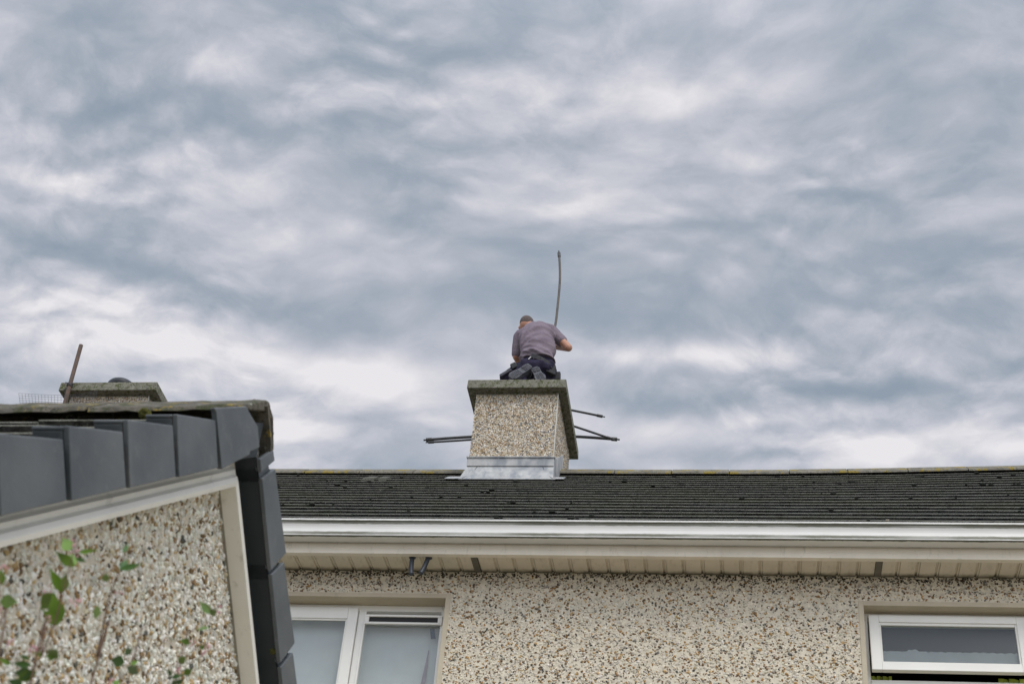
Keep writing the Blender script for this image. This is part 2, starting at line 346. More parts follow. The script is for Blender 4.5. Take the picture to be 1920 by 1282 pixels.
# pebbles pressed into a wall ------------------------------------------------
_b = bmesh.new(); bmesh.ops.create_icosphere(_b, subdivisions=1, radius=1); ICO_V = np.array([v.co[:] for v in _b.verts]); ICO_F = np.array([[v.index for v in f.verts] for f in _b.faces]); _b.free()
def pebbles(pts, e1, e2, nrm, size, palette, probs, jag=0.0, stretch=(1, 1), depth=.6, name='pebbledash', parent=None, dirt=None):
    """one mesh of stones set on a plane; e1, e2 span it"""
    N = len(pts); E = np.array([e1, e2, nrm], float)
    s = size[0] + (size[1] - size[0]) * rng.random((N, 1)) ** 1.6
    sc = s * np.stack([np.ones(N), rng.uniform(.5, .85, N), rng.uniform(.45, .8, N) * depth / .6], 1)
    a = rng.random(N) * 2 * np.pi; ca, sa = np.cos(a), np.sin(a)
    V = ICO_V[None] * (1 + jag * (rng.random((N, 12, 1)) - .5)) * sc[:, None, :]
    x = V[..., 0] * ca[:, None] - V[..., 1] * sa[:, None]; y = V[..., 0] * sa[:, None] + V[..., 1] * ca[:, None]
    V = np.stack([x * stretch[0], y * stretch[1], V[..., 2]], 2) @ E + pts[:, None, :]
    Fs = ICO_F[None] + (np.arange(N) * 12)[:, None, None]
    C = np.array(palette)[rng.choice(len(palette), N, p=np.array(probs) / sum(probs))] * rng.uniform(.72, 1.18, (N, 1)) * rng.uniform(.97, 1.03, (N, 3))
    if dirt is not None: C = C * dirt(pts)[:, None]
    C4 = np.concatenate([np.clip(C, 0, 1), np.ones((N, 1))], 1).repeat(12, 0)
    o_ = np.array(ORG[parent.name]) if parent is not None else np.zeros(3)
    me = bpy.data.meshes.new(name); me.vertices.add(N * 12); me.vertices.foreach_set('co', (V.reshape(-1, 3) - o_).ravel())
    nf = N * 20; me.loops.add(nf * 3); me.loops.foreach_set('vertex_index', Fs.reshape(-1)); me.polygons.add(nf)
    me.polygons.foreach_set('loop_start', np.arange(nf) * 3); me.polygons.foreach_set('loop_total', np.full(nf, 3)); me.polygons.foreach_set('use_smooth', np.full(nf, jag < .3))
    me.update(); at_ = me.color_attributes.new('Col', 'FLOAT_COLOR', 'POINT'); at_.data.foreach_set('color', C4.ravel().astype(np.float32))
    me.materials.append(M['pebble']); o = bpy.data.objects.new(name, me); col.objects.link(o)
    if parent is not None: o.parent = parent; ORG[o.name] = Vector(o_)
    return o
def project(p):
    q = (p - np.array([0, 0, EYE])) @ CAMM.T
    return np.stack([PX + F * q[..., 0] / q[..., 2], PY + F * q[..., 1] / q[..., 2]], -1)

# ================================================================== SETTING
gb = MB(); gb.add([(-400, -400, 0), (400, -400, 0), (400, 400, 0), (-400, 400, 0)], [(0, 1, 2, 3)])
tag(gb.build('ground', M['ground']), kind='structure')

# ================================================================== TERRACED HOUSE
HX0, HX1 = -10.5, 5.6
RY, RZ, PH, GA, NC = 13.074, 7.98 + EYE, R(35.3), .252, 18
house = thing('terraced_house', (-2, 9.62, 0), 'long pebbledashed house with dark tiled roof, white gutter and two chimneys', 'house')
sag = lambda x: 0.055 * (max(0, x - .2) / 2.4) ** 1.3            # the ridge climbs a little towards the right
def rp(x, s, n=0.0):
    """point of the front roof slope: s down from the ridge, n off the plane"""
    k = max(0, 1 - s / (GA * NC))
    return Vector((x, RY - s * math.cos(PH) - n * math.sin(PH), RZ - s * math.sin(PH) + n * math.cos(PH) + sag(x) * k))
mb = MB(); TW = .30; T = .026
for i in range(NC):
    x = HX0 - (.15 if i % 2 else 0); s1 = (i + 1) * GA; s0 = i * GA - .05
    while x < HX1:
        j = random.uniform(-.002, .002); j2 = random.uniform(-.0010, .0010); gx = random.uniform(.0005, .0015); tl = random.uniform(-.0015, .0015)
        xa, xb = x + gx, x + TW - gx
        b = [rp(xa, s1 + j, j2 - T), rp(xb, s1 + j + tl, j2 - T), rp(xb, s0, -T - .02), rp(xa, s0, -T - .02)]
        t = [rp(xa, s1 + j, j2), rp(xb, s1 + j + tl, j2), rp(xb, s0, -.0225), rp(xa, s0, -.0225)]
        mb.hexa(b, t); x += TW
roof = mb.build('roof', M['tile'], house, bevel=.003)
# back slope and structure below the tiles
mb = MB(); ez = RZ - GA * NC * math.sin(PH); ey = RY - GA * NC * math.cos(PH)
mb.prism([(ey + .1, ez - .0), (RY, RZ - .085), (RY + 3.6, RZ - .085 - 3.6 * math.tan(PH)), (RY + 3.6, RZ - .02 - 3.6 * math.tan(PH)), (RY, RZ - .05)][:3] + [(RY + 3.6, ez - .12), (ey + .1, ez - .12)], HX0, HX1)
mb.build('roof_deck', M['tile'], house)
# moss tufts and crumbs along the course edges
mb = MB()
for _ in range(260):
    i = random.randrange(1, NC + 1); x = random.uniform(-5.2, 3.4); r = random.uniform(.005, .014) * (1.7 if random.random() < .1 else 1)
    if random.random() < .6: x = random.gauss(random.choice([-3.6, -1.9, -1.1, .6, 1.9]), .35)
    p = rp(x, i * GA + random.uniform(-.01, .006), random.uniform(-.02, .004))
    mb.ball(p, (r * random.uniform(1, 2.6), r, r * .8), seg=6, rings=4)
tag(mb.build('roof_moss', M['moss_dark'], roof), kind='stuff')
# patch of pale mortar near the ridge
mb = MB()
for a, b_, n in ((676, 700, .004), (683, 701, .012), (709, 724, .012)):
    p = at(a, 900, Y=RY - 3 * GA * math.cos(PH)); q = at(b_, 900, Y=RY - 3 * GA * math.cos(PH))
    b = [rp(p.x, 3 * GA + .008, -T), rp(q.x, 3 * GA + .008, -T), rp(q.x, 3 * GA - .2, -T), rp(p.x, 3 * GA - .2, -T)]
    mb.hexa(b, [v + Vector((0, -n * .6, n + T)) for v in b])
mb.build('mortar_patch', mat('mortar_patch', (.085, .085, .07), .95, .003, 60), roof)
# ridge tiles: angular, one piece per tile
bed = [(-.15, -.10), (-.03, .018), (0, .034), (.03, .018), (.15, -.10), (0, -.06)]
def ridge_run(joints):
    mb = MB()
    for x, x1 in zip(joints, joints[1:]):
        j = random.uniform(-.004, .004); g0, g1 = .002, .004
        prof = lambda X, e: [(RY + dy, RZ + dz + sag(X) + e) for dy, dz in ((-.165, -.095), (-.16, -.068), (-.03, .035), (0, .05), (.03, .035), (.16, -.068), (.165, -.095), (0, .02))]
        pa = [(x + g0, *q) for q in prof(x, j)]; pb = [(x1 - g1, *q) for q in prof(x1, j)]; n = 8
        mb.add(pa + pb, [tuple(range(n)), tuple(range(2 * n - 1, n - 1, -1))] + [(i, i + n, (i + 1) % n + n, (i + 1) % n) for i in range(n)])
    return mb
jl = [-2.625] + [at(px, 880, Y=RY).x for px in (782.5, 683, 582)]
while jl[-1] > HX0: jl.append(jl[-1] - .555)
rg = ridge_run(jl[::-1]).build('ridge', M['ridge'], roof, bevel=.004)
MB().prism([(RY + a_, RZ + b_) for a_, b_ in bed], HX0, -2.64).build('mortar_bed', M['moss_dark'], rg)
jr = [-1.797] + [at(px, 880, Y=RY).x for px in (1155, 1261, 1368, 1479, 1587.5, 1699, 1811)]
while jr[-1] < HX1: jr.append(jr[-1] + .555)
mb = ridge_run(jr); run0 = -1.80
rg = mb.build('ridge', M['ridge'], roof, bevel=.004)
xs_ = list(np.linspace(run0 + .01, HX1, 14)); bm_ = MB()
vs = [(X, RY + a_, RZ + b_ + sag(X)) for X in xs_ for a_, b_ in bed]; n = 6
bm_.add(vs, [tuple(range(n)), tuple(range(13 * n + n - 1, 13 * n - 1, -1))] + [(i * n + k, (i + 1) * n + k, (i + 1) * n + (k + 1) % n, i * n + (k + 1) % n) for i in range(13) for k in range(n)])
bm_.build('mortar_bed', M['moss_dark'], rg)

# gutter, fascia, soffit
GY = 9.25; FY = 9.357
zA = lambda py, Y: at(1280, py, Y=Y).z
z_lip, z_lip2, z_b1, z_b0 = zA(976, GY), zA(980, GY), zA(1004.6, GY), zA(1008.6, GY)
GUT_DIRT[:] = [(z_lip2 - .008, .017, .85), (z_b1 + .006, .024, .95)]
M['gutter'] = mat('gutter', (.66, .66, .63), .42, 0, 1, .03, 3, fn=f_gutter)
gp = [(GY, z_lip), (GY - .006, z_lip - .002), (GY - .006, z_lip2), (GY + .003, z_lip2 - .004)]
for k in range(7):
    a = k / 6; gp.append((GY + .004 + .012 * math.sin(a * math.pi), z_lip2 - .004 + (z_b1 - z_lip2 + .006) * a))
gp += [(GY - .006, z_b1), (GY - .006, z_b0), (GY + .004, z_b0 - .003), (FY - .012, z_b0 - .004), (FY - .008, z_lip - .01), (FY - .012, z_lip - .01), (FY - .016, z_b0 + .004), (GY + .022, z_b0 + .004), (GY + .022, z_lip - .004), (GY + .004, z_lip)]
class MBW(MB): pass
def strip(poly, x0, x1, nseg=1): return MB().prism(poly, x0, x1)
m_ = M['gutter']
gut = MB(); gut.prism(gp, HX0, HX1)
go = MB(); go.v, go.f, go.sm = gut.v, gut.f, gut.sm
gutter = go.build('gutter', m_, None, bevel=.0012)          # built at world origin so dirt follows height
gutter.parent = house; gutter.matrix_parent_inverse = Matrix.Translation(-ORG[house.name]); ORG[gutter.name] = Vector((0, 0, 0))
def reparent(o, par, par_org):
    o.parent = par; o.matrix_parent_inverse = Matrix.Translation(-Vector(par_org)); ORG[o.name] = Vector((0, 0, 0))
# gutter clips
for px in (1111, 1380, 1664):
    p = at(px, 975, Y=GY); c = MB().box(p.x - .012, p.x + .012, GY - .004, GY + .02, p.z - .004, p.z + .006)
    c.build('gutter_clip', M['vent'], gutter, bevel=.002)
z_f0 = zA(1045, FY)
fp = [(FY, z_b0 + .02), (FY, zA(1034, FY)), (FY - .006, zA(1035, FY)), (FY - .008, zA(1041.5, FY)), (FY - .018, zA(1042.6, FY)), (FY - .018, z_f0), (FY + .022, z_f0 - .002), (FY + .022, z_b0 + .02)]
fb = MB(); fb.prism(fp, HX0, HX1)
jx = at(1340, 1030, Y=FY).x
fb.build('fascia', M['fascia'], house, bevel=.001)
jp = [(y - .003, z) for y, z in fp[:6]] + [(FY + .01, z_f0 - .004), (FY + .01, z_b0 + .02)]
MB().prism(jp, jx, jx + .052).build('fascia_joint', M['fascia'], house, bevel=.001)
WY = 9.6214; ZS = z_f0 + .010
# soffit boards: pitch .13, each with a groove
sb = MB(); pitch = .1297; x = HX0; sx0 = at(1205, 1062, Z=ZS).x
x = sx0 - pitch * math.ceil((sx0 - HX0) / pitch)
y0, y1 = FY + .022, WY + .02
while x < HX1:
    xs = [(x, 0), (x + .006, 0), (x + .012, .011), (x + .022, .011), (x + .024, 0), (x + .031, 0), (x + .0315, .008), (x + .036, .008), (x + .0365, 0), (x + pitch, 0)]
    for (a, da), (b, db) in zip(xs, xs[1:]):
        sb.add([(a, y0, ZS + da), (b, y0, ZS + db), (b, y1, ZS + db), (a, y1, ZS + da)], [(0, 1, 2, 3)])
    x += pitch
sb.box(HX0, HX1, y0, y1, ZS + .012, ZS + .03)
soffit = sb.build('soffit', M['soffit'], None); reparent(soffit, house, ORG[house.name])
sv = MB().box(HX0, HX1, y0 - .001, y0 + .012, ZS - .006, ZS + .02); sv.build('soffit_trim', M['fascia'], soffit)
for px0, px1 in ((884, 903), (1642, 1658)):
    xa = at(px0, 1050, Z=ZS).x; xb = xa + .048
    v = MB()
    v.box(xa, xb, y0 + .014, WY - .006, ZS - .002, ZS + .004)
    ve = v.build('soffit_vent', M['dark'], soffit)
    v = MB(); k = 0
    while y0 + .02 + k * .012 < WY - .012:
        v.box(xa + .003, xb - .003, y0 + .018 + k * .012, y0 + .023 + k * .012, ZS - .006, ZS - .002); k += 1
    v.build('vent_slats', M['vent'], ve)
# overflow pipes out of the soffit
for (a, b, c) in (((773, 1047), (770.5, 1058), (771, 1076)), ((804, 1045.5), (799, 1058), (789, 1074))):
    p0 = at(*a, Y=FY + .05); p0.z = ZS + .02
    q = [p0, at(*b, Y=FY + .045), at(*c, Y=FY + .02)]
    pts = []
    for k in range(9):
        t = k / 8; pts.append((1 - t) ** 2 * q[0] + 2 * t * (1 - t) * q[1] + t * t * q[2])
    pm = MB(); pm.tube(pts, .0165, 14, caps=False); dd = (pts[-1] - pts[-2]).normalized()
    pm.tube([pts[-1], pts[-1] + dd * .002], [.0165, .012], 14, caps=False); pm.tube([pts[-1] + dd * .002, pts[-1] - dd * .05], .012, 14, caps=True)
    po = pm.build('overflow_pipe', M['pipe'], house)
    c0 = Vector((p0.x, p0.y, ZS)); MB().tube([c0 + Vector((0, 0, .004)), c0 + Vector((0, 0, -.008))], .024, 18).build('pipe_collar', M['pipe'], po)

# walls with window openings
def sp(px, py, y=WY): return at(px, py, Y=y)
WA = dict(x1=sp(845.8, 1113).x, z1=sp(845.8, 1113).z); WA['x0'] = WA['x1'] - 1.75; WA['z0'] = WA['z1'] - 1.2
WBX0, WBZ1 = sp(1609, 1126).x, sp(1609, 1126).z; WB = dict(x0=WBX0, z1=WBZ1, x1=WBX0 + 1.19, z0=WBZ1 - 1.15)
BW = .034
def wall_boxes(m, x0, x1, y0, y1, z0, z1, holes):
    xs = x0
    for h in sorted(holes, key=lambda h: h['x0']):
        m.box(xs, h['x0'], y0, y1, z0, z1); m.box(h['x0'], h['x1'], y0, y1, z0, h['z0']); m.box(h['x0'], h['x1'], y0, y1, h['z1'], z1); xs = h['x1']
    m.box(xs, x1, y0, y1, z0, z1)
holes = [dict(x0=h['x0'] + .006, x1=h['x1'] - .006, z0=h['z0'] + .006, z1=h['z1'] - .006) for h in (WA, WB)]
wm = MB(); wall_boxes(wm, HX0, HX1, WY, WY + .28, 0, ZS - .001 + .012, holes)
wm.box(HX0, HX0 + .28, WY + .28, RY + 3.4, 0, ez - .12); wm.box(HX1 - .28, HX1, WY + .28, RY + 3.4, 0, ez - .12); wm.box(HX0, HX1, RY + 3.4, RY + 3.6, 0, ez - .12)
wm.build('wall', M['mortar'], house)
PAL_A = [(.70, .645, .53), (.575, .525, .42), (.30, .17, .065), (.40, .24, .09), (.19, .12, .06), (.11, .105, .09), (.50, .35, .17), (.24, .23, .20), (.72, .69, .62)]
PR_A = [34, 16, 8, 6, 9, 8, 6, 5, 8]
n = 42000
pts = np.stack([rng.uniform(-4.6, 2.9, n), np.full(n, WY), rng.uniform(sp(1280, 1320).z, ZS, n)], 1)
keep = np.ones(n, bool)
for h in (WA, WB): keep &= ~((pts[:, 0] > h['x0'] - .006) & (pts[:, 0] < h['x1'] + .006) & (pts[:, 2] < h['z1'] + .006) & (pts[:, 2] > h['z0'] - .006))
pts = pts[keep]
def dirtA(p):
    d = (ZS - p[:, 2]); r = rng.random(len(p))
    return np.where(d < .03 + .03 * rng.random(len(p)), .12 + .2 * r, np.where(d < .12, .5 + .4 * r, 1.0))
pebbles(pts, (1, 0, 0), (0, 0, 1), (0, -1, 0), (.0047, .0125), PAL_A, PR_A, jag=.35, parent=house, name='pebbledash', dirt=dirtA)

# windows
def frame(m, x0, x1, y0, y1, z0, z1, w, wt=None, wb=None):
    wt = w if wt is None else wt; wb = w if wb is None else wb
    m.box(x0, x0 + w, y0, y1, z0, z1); m.box(x1 - w, x1, y0, y1, z0, z1); m.box(x0 + w, x1 - w, y0, y1, z1 - wt, z1); m.box(x0 + w, x1 - w, y0, y1, z0, z0 + wb)
def surround(h, par):
    m = MB(); x0, x1, z0, z1 = h['x0'], h['x1'], h['z0'], h['z1']
    m.box(x0, x0 + BW, WY - .006, WY + .24, z0, z1); m.box(x1 - BW, x1, WY - .006, WY + .24, z0, z1); m.box(x0 + BW, x1 - BW, WY - .006, WY + .24, z1 - BW, z1); m.box(x0 + BW, x1 - BW, WY - .02, WY + .24, z0, z0 + BW)
    return m.build('window_surround', M['render'], par, bevel=.003)
def room(h, par):
    m = MB(); x0, x1, z0, z1 = h['x0'] - .3, h['x1'] + .3, h['z0'] - .4, h['z1'] + .3; y0, y1 = WY + .285, WY + 2.2
    for q in ((x0, x0 + .05, y0, y1, z0, z1), (x1 - .05, x1, y0, y1, z0, z1), (x0, x1, y1, y1 + .05, z0, z1), (x0, x1, y0, y1, z0 - .05, z0), (x0, x1, y0, y1, z1, z1 + .05)): m.box(*q)
    return m.build('room', M['room'], par)
# left window -------------------------------------------------
x0, x1, z0, z1 = WA['x0'] + BW, WA['x1'] - BW, WA['z0'] + BW, WA['z1'] - BW
wy = WY + .125
m = MB(); frame(m, x0, x1, wy, wy + .06, z0, z1, .045)
xm = sp(676, 1150, wy).x; m.box(xm - .012, xm + .03, wy, wy + .06, z0 + .045, z1 - .045)
win = m.build('window', M['window_white'], house, bevel=.003); surround(WA, win); room(WA, win)
# projecting casement on the left
m = MB(); sx1 = sp(672.5, 1139, wy - .02).x; szt = sp(600, 1137, wy - .02).z; sxg = sp(647, 1162, wy - .02).x; szg = sp(600, 1161.5, wy - .02).z
sx0 = x0 + .02; fwid = sx1 - sxg
frame(m, sx0, sx1, wy - .022, wy - .001, z0 + .02, szt, fwid - .014, szt - szg - .014)
frame(m, sx0 + fwid - .014, sx1 - fwid + .014, wy - .014, wy - .002, z0 + .02 + fwid - .014, szg + .014, .013)
sash = m.build('casement', M['window_white'], win, bevel=.004)
MB().box(sx0 + fwid, sx1 - fwid, wy - .006, wy - .003, z0 + .02 + fwid, szg).build('pane', M['glass'], win)
# fixed light on the right with trickle vent
xv0 = sp(685, 1160, wy).x; xv1 = sp(830, 1160, wy).x; zv1 = sp(760, 1154, wy).z; zv0 = sp(760, 1171.5, wy).z
m = MB(); m.box(xm + .0305, xv0 + .004, wy - .008, wy + .05, z0 + .046, z1 - .046); fx = m.build('mullion_bead', M['window_white'], win, bevel=.003)
m = MB(); zz0, zz1 = zv0, zv1
m.box(xv0, xv1, wy - .018, wy - .001, zz1 - .016, zz1); m.box(xv0, xv1, wy - .018, wy - .001, zz0, zz0 + .016)
m.box(xv0, xv0 + .03, wy - .017, wy - .002, zz0 + .016, zz1 - .016); m.box(xv1 - .03, xv1, wy - .017, wy - .002, zz0 + .016, zz1 - .016)
tv = m.build('trickle_vent', M['window_white'], win, bevel=.002)
MB().box(xv0 + .03, xv1 - .03, wy - .006, wy - .003, zz0 + .016, zz1 - .016).build('vent_slot', M['dark'], tv)
MB().box(xv0 + .005, x1 - .004, wy + .012, wy + .016, z0 + .046, zv0 + .004).build('pane', M['glass'], win)
hd = sp(812, 1178, wy); 
MB().hexa([(hd.x - .012, wy + .02, hd.z - .065), (hd.x + .022, wy + .02, hd.z - .065), (hd.x + .022, wy + .026, hd.z - .065), (hd.x - .012, wy + .026, hd.z - .065)],
          [(hd.x - .026, wy + .02, hd.z + .01), (hd.x + .008, wy + .02, hd.z + .01), (hd.x + .008, wy + .026, hd.z + .01), (hd.x - .026, wy + .026, hd.z + .01)]).build('handle', M['pipe'], win)
MB().box(x0 + .02, x1 - .06, wy + .09, wy + .094, z0 - .2, z1 + .05).build('blind', M['blind'], win)  # pale sheet added behind the panes, standing in for their even sky reflection
m = MB(); zc_ = z0 + .35; xc_ = x1 - .17
m.hexa([(xc_ - .05, wy + .075, zc_ - .5), (xc_ + .05, wy + .075, zc_ - .5), (xc_ + .05, wy + .08, zc_ - .5), (xc_ - .05, wy + .08, zc_ - .5)],
       [(xc_ + .045, wy + .075, z1 - .3), (xc_ + .05, wy + .075, z1 - .3), (xc_ + .05, wy + .08, z1 - .3), (xc_ + .045, wy + .08, z1 - .3)])
m.build('curtain', mat('pink_curtain', (.47, .38, .42), .9), win)  # pink wedge added to stand in for a reflection in the glass
# right window -------------------------------------------------
x0, x1, z0, z1 = WB['x0'] + BW, WB['x1'] - BW, WB['z0'] + BW, WB['z1'] - BW
wy = WY + .115
m = MB(); frame(m, x0, x1, wy, wy + .06, z0, z1, .03)
zt = sp(1780, 1277, wy).z; m.box(x0 + .03, x1 - .03, wy - .004, wy + .06, zt - .06, zt)
win2 = m.build('window', M['window_white'], house, bevel=.003); surround(WB, win2); room(WB, win2)
YS = wy - .03                                     # top-hung fanlight, swung open at its foot
A = sp(1628, 1153.5, YS); ox1 = sp(1923, 1158, YS).x; ox0 = A.x; zt1 = A.z
foot = sp(1780, 1261, YS - .03).z; Hs = zt1 - foot; tilt = math.asin(min(.9, .035 / Hs))
tilt = R(6)
fr_l = sp(1653, 1180, YS).x - ox0; fr_r = .052; fr_t = .062; fr_b = .062
def tl(x, v, d):                                 # v down from the hinge, d out of the pane
    return (x, YS - v * math.sin(tilt) - d * math.cos(tilt), zt1 - v * math.cos(tilt) + d * math.sin(tilt))
def tbox(m, xa, xb, va, vb, d0, d1): return m.hexa([tl(xa, vb, d0), tl(xb, vb, d0), tl(xb, vb, d1), tl(xa, vb, d1)], [tl(xa, va, d0), tl(xb, va, d0), tl(xb, va, d1), tl(xa, va, d1)])
m = MB(); W_ = .066
tbox(m, ox0, ox0 + W_, 0, Hs, -.03, .012); tbox(m, ox1 - W_, ox1, 0, Hs, -.03, .012); tbox(m, ox0 + W_, ox1 - W_, 0, W_ * .82, -.03, .012); tbox(m, ox0 + W_, ox1 - W_, Hs - W_ * .95, Hs, -.03, .012)
q = W_ - .002
tbox(m, ox0 + q, ox0 + q + .014, W_ * .8, Hs - W_ * .9, -.03, .002); tbox(m, ox1 - q - .014, ox1 - q, W_ * .8, Hs - W_ * .9, -.03, .002); tbox(m, ox0 + q + .014, ox1 - q - .014, W_ * .8, W_ * .8 + .02, -.03, .002)
fan = m.build('fanlight', M['window_white'], win2, bevel=.004)
m = MB(); tbox(m, ox0 + W_, ox1 - W_, W_ * .7, Hs - W_ * .8, -.012, -.008); m.build('pane', M['glass_obscure'], win2)
m = MB()                                          # added pale wavy strip, standing in for a bright reflection in the pane
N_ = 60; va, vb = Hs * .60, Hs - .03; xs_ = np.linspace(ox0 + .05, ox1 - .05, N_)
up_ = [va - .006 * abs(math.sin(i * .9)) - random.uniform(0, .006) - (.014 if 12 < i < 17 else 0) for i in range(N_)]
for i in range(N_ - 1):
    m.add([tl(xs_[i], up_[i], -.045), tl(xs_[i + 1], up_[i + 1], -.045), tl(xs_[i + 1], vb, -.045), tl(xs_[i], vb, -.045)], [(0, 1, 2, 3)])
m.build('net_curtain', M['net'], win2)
m = MB()
for xa, xb in ((x0 + .035, x0 + .17), (x1 - .27, x1 - .035)):
    nf = 7; m = MB()
    for k in range(nf):
        a = xa + (xb - xa) * k / nf; b = xa + (xb - xa) * (k + 1) / nf
        m.hexa([(a, wy + .07, z0), (b, wy + .07 + .02 * (k % 2), z0), (b, wy + .075 + .02 * (k % 2), z0), (a, wy + .075, z0)], [(a, wy + .07, zt + .06), (b, wy + .07 + .02 * (k % 2), zt + .06), (b, wy + .075 + .02 * (k % 2), zt + .06), (a, wy + .075, zt + .06)])
    m.build('curtain', M['curtain_green'], win2)

# chimneys -------------------------------------------------
ZT = 8.663 + EYE; ZU = 8.562 + EYE
PAL_C = [(.66, .60, .50), (.54, .44, .31), (.34, .22, .11), (.43, .32, .18), (.18, .14, .10), (.24, .26, .28), (.11, .11, .105), (.76, .73, .68)]
PR_C = [26, 20, 12, 13, 7, 10, 5, 12]
def chimney(sx0, sx1, bx0, bx1):
    by0, by1 = 12.511, 13.64; cy0, cy1 = 12.408, 13.74; zb = 6.9 + EYE
    ch = MB().box(bx0, bx1, by0, by1, zb, ZU + .005).build('chimney', M['mortar'], house)
    m = MB()
    b = [(sx0, cy0, ZU), (sx1, cy0, ZU), (sx1, cy1, ZU), (sx0, cy1, ZU)]
    m.hexa(b, [(x + (.004 if x == sx0 else -.004), y + (.004 if y == cy0 else -.004), ZT - .0) for x, y, z in b])
    slab = m.build('cap_slab', M['slab'], ch, bevel=.006)
    dm = MB(); e = .028                               # drip lip round the underside
    dm.box(bx0 - .008, bx1 + .008, by0 - .008, by1 + .008, ZU - .012, ZU + .002); dm.build('slab_neck', M['slab'], ch)
    def face(nn, o, e1, e2, nrm, w, h):
        p = np.array(o) + np.outer(rng.uniform(0, w, nn), e1) + np.outer(rng.uniform(0, h, nn), e2)
        return p
    hh = ZU - .012 - (7.55 + EYE); wx = bx1 - bx0; wyy = by1 - by0
    dz = lambda p: np.where(ZU - p[:, 2] < .03, .75, 1.0)  # pebbles closest to the slab's underside toned down
    pebbles(face(int(17000 * wx * hh), (bx0, by0, 7.55 + EYE), (1, 0, 0), (0, 0, 1), None, wx, hh), (1, 0, 0), (0, 0, 1), (0, -1, 0), (.005, .0120), PAL_C, PR_C, .4, parent=ch, dirt=dz)  # dirt=dz: only tones down the pebbles closest to the slab
    pebbles(face(int(17000 * wyy * hh), (bx1, by0, 7.55 + EYE), (0, 1, 0), (0, 0, 1), None, wyy, hh), (0, 1, 0), (0, 0, 1), (1, 0, 0), (.005, .0120), PAL_C, PR_C, .4, parent=ch, dirt=dz)  # dirt=dz: same toning down below the slab
    bd = MB().box(bx1 - .003, bx1 + .008, by0 - .008, by0 + .003, 7.6 + EYE, ZU - .013); bd.build('corner_bead', M['bead'], ch, bevel=.002)
    return ch
c1 = chimney(-2.702, -1.716, -2.617, -1.805)
c2x0 = -6.99; chimney(-6.965, -5.917, -6.86, -6.02)
# lead work of the right-hand chimney
bx0, bx1, by0 = -2.617, -1.805, 12.511
zf = lambda y, n=0: RZ - (RY - y) * math.tan(PH) + n
m = MB()
zt_, zm_ = 7.803 + EYE, 7.705 + EYE
m.box(bx0 - .014, bx1 + .014, by0 - .034, by0 - .004, zm_, zt_)
m.box(bx0 - .022, bx1 + .022, by0 - .048, by0 - .004, zt_ - .010, zt_ + .004)
yb = by0 - .13; zb_ = zf(yb, .012)
m.hexa([(bx0 - .06, yb, zb_ - .004), (bx1 + .03, yb, zb_ - .004), (bx1 + .012, by0 - .002, zb_ - .02), (bx0 - .012, by0 - .002, zb_ - .02)],
       [(bx0 - .013, by0 - .021, zm_ + .001), (bx1 + .013, by0 - .021, zm_ + .001), (bx1 + .012, by0 - .002, zm_ + .001), (bx0 - .012, by0 - .002, zm_ + .001)])
lead = m.build('lead_apron', M['lead'], c1, bevel=.004)
for sx_, xc_ in ((-1, bx0 + .06), (1, bx1 - .06)):    # folded creases at the corners, fold shade put into darker lead
    p_ = [Vector((xc_ - sx_ * .03, by0 - .022, zm_ - .004)), Vector((xc_ + sx_ * .01, by0 - .07, (zm_ + zb_) / 2 - .005)), Vector((xc_ + sx_ * .09, yb + .006, zb_ + .004))]
    MB().tube(smooth(p_, 4), .0055, 6).build('crease', M['lead_dark'], lead)
m = MB()
def leadflat(xa, xb, s0, s1, n0=.006, n1=.014):
    m.hexa([rp(xa, s1, n0 - .002), rp(xb, s1, n0 - .002), rp(xb, s0, n0 - .002), rp(xa, s0, n0 - .002)], [rp(xa, s1, n1), rp(xb, s1, n1), rp(xb, s0, n1), rp(xa, s0, n1)])
leadflat(bx0 - .20, bx0 - .0, .58, .80); leadflat(bx1 - .0, bx1 + .125, .62, .80); leadflat(bx0 - .05, bx1 + .05, .70, .86)
m.build('lead_skirt', M['lead'], c1, bevel=.003)
m = MB()                                         # stepped side flashing climbing to the ridge
ys = [by0 - .02, 12.70, 12.90, 13.09]; ztop = [7.803, 7.90, 8.03, 8.16, 8.21]
for i in range(3):
    ya, yb2 = ys[i], ys[i + 1] + .012; o_ = .016 + .003 * (i % 2)
    m.hexa([(bx1 + .002, ya, zf(ya) - .05), (bx1 + o_, ya, zf(ya) - .05), (bx1 + o_, yb2, zf(yb2) - .05), (bx1 + .002, yb2, zf(yb2) - .05)],
           [(bx1 + .002, ya, 7.803 + EYE + (ya - by0) * .70), (bx1 + o_, ya, 7.803 + EYE + (ya - by0) * .70), (bx1 + o_, yb2, 7.803 + EYE + (yb2 - by0) * .70), (bx1 + .002, yb2, 7.803 + EYE + (yb2 - by0) * .70)])
m.build('step_flashing', M['lead'], c1, bevel=.003)
# dark cowl on the left-hand chimney
m = MB(); cc = at(234, 716, Y=13.0); cc.z = ZT
zc2 = at(234, 714, Y=12.95).z; m.ball((cc.x, 12.95, zc2 - .085), (.150, .150, .085), seg=28, rings=12); m.tube([(cc.x, 12.95, ZT - .01), (cc.x, 12.95, zc2 - .085)], .12, 24)
m.build('cowl', mat('cowl', (.02, .024, .03), .5), [o for o in house.children if o.name.startswith('chimney')][1])

# ================================================================== GABLED HOUSE (near, left)
XC, XB, XW = -1.3, -1.375, -1.408; U0 = 3.459; PL, PR = R(35.8), R(38.0)
ZCAP = 2.154 + EYE; ZBAR = 2.071 + EYE
near = thing('gabled_house', (-3.5, 3.5, 0), 'near house gable of coarse white pebbledash under grey plastic verge caps', 'house')
UL, UR = .75, 6.1                                 # eaves, front and back
def lz(u, z_apex): return z_apex - (U0 - u) * math.tan(PL) if u < U0 else z_apex - (u - U0) * math.tan(PR)
NX = -9.0
